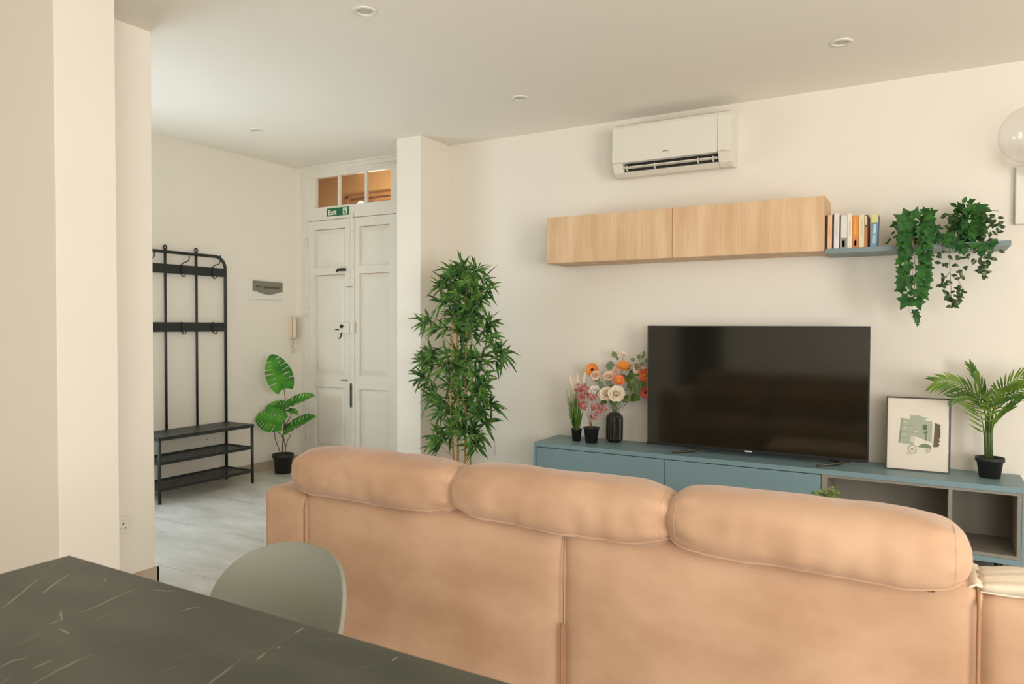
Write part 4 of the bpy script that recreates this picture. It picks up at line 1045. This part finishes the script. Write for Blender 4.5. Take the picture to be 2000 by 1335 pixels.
for k in range(34):
    t = rnd.random()**.8; y = 490+t*48; w_ = 24*(1-t)+3; small(1921+rnd.uniform(-w_, w_), y, 4.605+rnd.uniform(-.03, .02))
for x, y in ((1960, 433), (1832, 492), (1828, 500), (1895, 494), (1902, 504), (1950, 488), (1862, 596), (1858, 588), (1921, 534), (1950, 440), (1948, 425), (1930, 412)): small(x, y, 4.62, .034)
m.build('small_leaves', LEAFV, fig, True)
for path in ([(1880, 440, 4.76), (1862, 462, 4.65), (1854, 490, 4.61), (1856, 540, 4.605), (1858, 575, 4.605), (1862, 602, 4.605)], [(1900, 440, 4.76), (1922, 452, 4.66), (1926, 485, 4.61), (1923, 515, 4.605), (1921, 538, 4.605)],
             [(1885, 430, 4.76), (1862, 420, 4.72), (1848, 422, 4.70), (1838, 430, 4.70)], [(1905, 425, 4.76), (1928, 412, 4.72), (1945, 411, 4.71), (1950, 412, 4.70)], [(1905, 440, 4.76), (1930, 430, 4.70), (1950, 432, 4.68), (1962, 433, 4.67)],
             [(1856, 530, 4.605), (1842, 545, 4.605), (1836, 562, 4.60)], [(1856, 535, 4.605), (1872, 548, 4.605), (1880, 562, 4.60)], [(1880, 455, 4.72), (1850, 450, 4.68), (1838, 470, 4.64)], [(1862, 420, 4.72), (1860, 450, 4.68), (1855, 480, 4.62)]):
    v2.tube([at(a, b, Y=c) for a, b, c in path], .0013, 5)
v2.build('vines', STEMB, fig)

# grasses, red-leaved plant
gx = at(1126, 850, Y=4.755)
gr = thing('potted_grass', (gx.x, 4.755, KZ1), 'slim grass plant with beige plumes in the leftmost black pot on the console', 'potted plant', None)
pot(gr, (gx.x, 4.755, KZ1), .040, .030, .088, .009)
m = MB()
for k in range(80):
    a = rnd.uniform(0, 2*PI); r_ = rnd.uniform(0, .024); b = V((gx.x+r_*math.cos(a), 4.755+r_*math.sin(a), KZ1+.066)); H_ = rnd.uniform(.14, .33)
    lean = V((math.cos(a)*rnd.uniform(0, .30), math.sin(a)*rnd.uniform(0, .15), 1)); blade(m, b, lean, V((rnd.uniform(-1, 1), -1, .1)), H_, .0036, -.0, .2, 6, base=.8)
for tx, ty in ((1103, 745), (1108, 770), (1106, 800), (1148, 735), (1143, 760)):
    b = V((gx.x, 4.755, KZ1+.07)); t_ = at(tx, ty, Y=4.74); blade(m, b, t_-b, TOCAM, (t_-b).length, .004, .02, .2, 6, base=.8)
m.build('blades', LEAFP, gr, True)
PL = mat('beige_plume', (232, 208, 180), .95)
for bx_, by_, tx, ty in ((1117, 757, 1111, 727), (1129, 765, 1128, 728), (1139, 752, 1143, 726), (1121, 770, 1118, 742)):
    p0, p1 = at(bx_, by_, Y=4.75), at(tx, ty, Y=4.75); m = MB()
    m.tube([p0, p0.lerp(p1, .3), p0.lerp(p1, .65), p1], [.004, .012, .010, .002], 8); m.tube([V((gx.x, 4.755, KZ1+.07)), p0], .0012, 4)
    for k in range(40):
        c = p0.lerp(p1, rnd.random()); blade(m, c, rv()+UP*.9, TOCAM, .016, .002, 0, .1, 2)
    m.build('plume', PL, gr, True)
rx = at(1155, 850, Y=4.735)
rp = thing('potted_maple', (rx.x, 4.735, KZ1), 'little red-leaved plant in a black pot right of the grass', 'potted plant')
pot(rp, (rx.x, 4.735, KZ1), .059, .042, .110, .006)
PINK = mat('dusty_red_leaf', (204, 118, 112), .6, vary=((160, 84, 76), 40, one, .4, .65))
m = MB(); s2 = MB(); b0 = V((rx.x, 4.735, KZ1+.092)); RY = 4.72
for path in ([(1153, 825), (1157, 808), (1164, 800), (1168, 796)], [(1156, 822), (1160, 816), (1168, 800), (1178, 797)], [(1150, 822), (1142, 795), (1136, 775), (1134, 758)], [(1152, 820), (1148, 790), (1147, 768), (1142, 752)], [(1154, 822), (1156, 790), (1158, 778), (1160, 762)]):
    P_ = [b0]+[at(*q, Y=RY) for q in path]; s2.tube(P_, [.003]+[.0018]*(len(P_)-1), 5)
s2.build('stems', mat('red_twig', (150, 92, 78), .6), rp)
for cx_, cy_, n, s_ in ((1138, 783, 11, 9), (1163, 797, 10, 10), (1162, 812, 9, 8), (1176, 797, 7, 6), (1145, 770, 8, 8), (1134, 758, 7, 8), (1143, 752, 6, 6), (1157, 776, 6, 7), (1132, 770, 5, 6), (1140, 792, 5, 8)):
    for _ in range(n):
        a = rnd.uniform(0, 2*PI); flat_leaf(m, at(cx_+rnd.uniform(-s_, s_)*.8, cy_+rnd.uniform(-s_, s_)*.8, Y=RY+rnd.uniform(-.025, .025)), V((math.cos(a), -.2, math.sin(a))), TOCAM+rv(.5), rnd.uniform(.024, .038), MAPLE, .15)
m.build('foliage', PINK, rp, True)

# vase
vy = 4.845; vx = at(1200, 860, Y=vy).x
hv = .212
vase = thing('ribbed_vase', (vx, vy, KZ1), 'black ribbed vase holding the flower bouquet on the console', 'vase')
VM = mat('black_ribbed_ceramic', (38, 38, 30), .22, spec=.6)
MB().lathe((vx, vy, KZ1), [(0.0001, 0), (.040, 0), (.043, .004), (.060, .022), (.061, .10), (.061, .176), (.052, .194), (.037, .202), (.037, hv), (.031, hv), (.031, .06), (0.0001, .05)], 36, ribs=1, rd=.10).build('body', VM, vase)
OR = mat('orange_petal', (236, 150, 44), .6, vary=((240, 128, 52), 30, one, .4, .6)); OR2 = mat('coral_petal', (228, 102, 56), .6, vary=((240, 134, 70), 30, one, .4, .6)); RD = mat('red_orange_petal', (208, 84, 50), .6)
PCH = mat('peach_petal', (236, 196, 166), .7, vary=((240, 216, 190), 30, one, .4, .6)); CRP = mat('cream_petal', (240, 226, 200), .7, vary=((236, 208, 178), 25, one, .45, .65)); WHP = mat('white_petal', (238, 230, 220), .7); EYEM = mat('flower_eye', (74, 30, 18), .8); YEL = mat('yellow_centre', (190, 176, 70), .8)
mouth = V((vx, vy, KZ1+hv))
def stalk(par, c, back=V((0, 0, 0))):
    m = MB(); q = mouth+V((rnd.uniform(-.012, .012), rnd.uniform(-.012, .012), 0)); lo = V((vx+(mouth.x-q.x)*.6, vy, KZ1+.06))
    m.tube([lo, q, q.lerp(c, .5)+V((0, 0, .012)), c], [.0016]*4, 5); m.build('stalk', STEMG, par)
def daisy(px, py, Y, r_, face, m_, eye, label, g='flowers in the ribbed vase'):
    c = at(px, py, Y=Y); t = thing('artificial_flower', c, label, 'flower', g); n = V(face).normalized(); a0 = n.orthogonal().normalized(); b0_ = n.cross(a0)
    m = MB()
    for ring in range(2):
        for k in range(13):
            a = 2*PI*(k+.5*ring)/13; d = a0*math.cos(a)+b0_*math.sin(a)
            blade(m, c+d*.004+n*.002*ring, d+n*(.22+.2*ring), n, r_*(1-.12*ring), r_*.42, 0, .2, 5, base=.5)
    m.build('petals', m_, t, True)
    m = MB(); m.ball(c+n*.005, r_*.22, seg=12); m.build('flower_centre', eye, t); stalk(t, c-n*.004); return t
def rose(px, py, Y, r_, face, m_, label, g='flowers in the ribbed vase', layers=4):
    c = at(px, py, Y=Y); t = thing('artificial_flower', c, label, 'flower', g); n = V(face).normalized(); a0 = n.orthogonal().normalized(); b0_ = n.cross(a0); m = MB()
    m.ball(c-n*r_*.12, r_*.22, (1, 1, 1), 10)
    for L_, (k_, op0, q_) in enumerate(((3, .30, .62), (4, .55, .80), (5, .85, 1.0), (6, 1.08, 1.08))[4-min(4, layers):]):
        for k in range(k_):
            a = 2*PI*(k+.41*L_)/k_+rnd.uniform(-.22, .22); d = a0*math.cos(a)+b0_*math.sin(a); op = op0+rnd.uniform(-.12, .10)
            flat_leaf(m, c-n*(r_*.40)+d*r_*.08, d*op+n*(1.2-op), n-d*(1.25-op), r_*q_*rnd.uniform(.9, 1.12), ROUND, .34, rnd.uniform(1.15, 1.4), -.30)
    m.build('petals', m_, t, True); stalk(t, c-n*(r_*.4)); return t
F0 = V((.3, -1, .15))
daisy(1157, 722, 4.83, .052, F0+V((-.2, 0, .1)), OR, EYEM, 'orange daisy with dark centre, leftmost of the bouquet')
daisy(1218, 716, 4.83, .052, F0+V((0, .2, .9)), OR, YEL, 'bright orange flower at the top centre of the bouquet')
daisy(1209, 743, 4.80, .045, F0+V((.2, 0, .7)), OR2, YEL, 'coral-orange flower just above the cream blooms')
daisy(1259, 733, 4.86, .050, F0+V((.3, 0, .1)), OR2, YEL, 'coral flower at the right, half hidden by the television edge')
daisy(1261, 766, 4.86, .044, F0+V((-.3, 0, .0)), RD, EYEM, 'red-orange flower lowest at the television edge')
rose(1162, 764, 4.79, .050, F0+V((-.2, 0, .2)), WHP, 'white rose low on the left of the bouquet')
rose(1184, 768, 4.78, .052, F0+V((-.1, 0, .1)), CRP, 'cream bloom in the middle, beside the white rose')
rose(1204, 768, 4.775, .056, F0+V((.1, 0, .2)), CRP, 'largest cream bloom right above the vase')
rose(1163, 733, 4.80, .034, F0, PCH, 'small peach flower beneath the orange daisy')
rose(1188, 734, 4.81, .036, F0+V((0, 0, .3)), PCH, 'peach flower cluster left of the coral flower')
rose(1246, 719, 4.85, .040, F0, PCH, 'pale peach rose at the upper right of the bouquet')
rose(1218, 692, 4.85, .024, F0+V((.2, 0, .4)), CRP, 'tiny cream bud, highest of the bouquet', layers=3)
rose(1256, 708, 4.88, .034, F0, WHP, 'white flower touching the television top-left side')
rose(1201, 727, 4.84, .028, F0, PCH, 'small pink-peach flower between the two orange ones')
LG = mat('eucalyptus_leaf', (112, 126, 96), .6); LB2 = mat('bouquet_leaf', (62, 84, 36), .5, vary=((98, 118, 44), 20, one, .4, .6))
def spray(label, m_, lst, path, Y):
    c = at(*path[-1], Y=Y); t = thing('foliage_spray', c, label, 'foliage', 'leaf sprays in the ribbed vase'); m = MB()
    for x, y, a, L in lst: flat_leaf(m, at(x, y, Y=Y+rnd.uniform(-.015, .015)), V((math.sin(a), -.25, -math.cos(a))), V((rnd.uniform(-.3, .3), -1, .5)), L*1.45, OVAL, .15, 1.35)
    m.build('leaves', m_, t, True); m = MB(); m.tube([V((vx, vy, KZ1+.06)), mouth]+[at(*q, Y=Y) for q in path], .0017, 5); m.build('stalk', STEMG, t)
spray('dark green leaves between the orange flowers and the television', LB2, [(1222, 735, 1.2, .055), (1228, 728, 1.6, .055), (1235, 738, .5, .06), (1240, 730, 2.0, .05), (1215, 730, .3, .045), (1245, 745, .3, .05), (1232, 745, .1, .05), (1222, 722, 2.4, .04), (1250, 745, 1.2, .04), (1238, 722, 2.6, .04)], [(1215, 790), (1228, 765), (1236, 740)], 4.85)
spray('single green leaf stem low at the right of the bouquet', LB2, [(1230, 778, 1.9, .055), (1234, 772, 1.2, .05), (1238, 765, 2.7, .05), (1240, 770, .8, .035)], [(1214, 800), (1226, 784), (1240, 762), (1258, 772)], 4.85)
spray('grey-green eucalyptus leaves in the left of the bouquet', LG, [(1177, 745, -.6, .04), (1184, 742, 1.0, .04), (1192, 748, .4, .035), (1188, 722, 2.7, .05), (1172, 742, -1.8, .035), (1196, 742, 1.8, .04), (1180, 752, -.4, .04)], [(1192, 790), (1186, 755), (1188, 712)], 4.82)
spray('thin green sprig at the top right of the bouquet', mat('green_sprig', (118, 128, 78), .6), [(1240, 705, -2.2, .025), (1246, 700, 2.6, .025), (1252, 698, 2.0, .025), (1257, 694, 2.9, .025), (1260, 702, 1.2, .025), (1249, 708, .8, .025), (1203, 698, -2.7, .035), (1206, 703, 3.0, .02), (1200, 713, -1.6, .03)], [(1210, 790), (1232, 745), (1250, 702), (1258, 695)], 4.87)
spray('low green leaves at the vase mouth', LB2, [(1186, 784, -1.3, .04), (1192, 782, 1.4, .045), (1198, 786, .2, .035), (1215, 780, 1.8, .05), (1190, 778, -1.9, .045)], [(1196, 795), (1192, 786)], 4.80)

# small lime plant on the coffee table
lc = at(1613, 965, Y=3.3)
lp = thing('small_potted_plant', (lc.x, 3.3, .39), 'small lime-green leafy plant peeking over the right headrest', 'potted plant')
pot(lp, (lc.x, 3.3, .39), .05, .038, .10, .01)
m = MB(); s3 = MB()
for k in range(26):
    x = rnd.uniform(1590, 1638); y = 956+rnd.uniform(0, 14)+abs(x-1612)*.10*rnd.random(); c = at(x, y, Y=3.3+rnd.uniform(-.05, .05)); s3.tube([V((lc.x, 3.3, .48)), c], .0014, 4)
    for _ in range(4): flat_leaf(m, c+rv(.010), rv()+UP*.4, UP+rv(.6), rnd.uniform(.014, .022), OVAL, .15, 1.2)
m.build('foliage', LEAFY, lp, True); s3.build('stems', STEMG, lp)
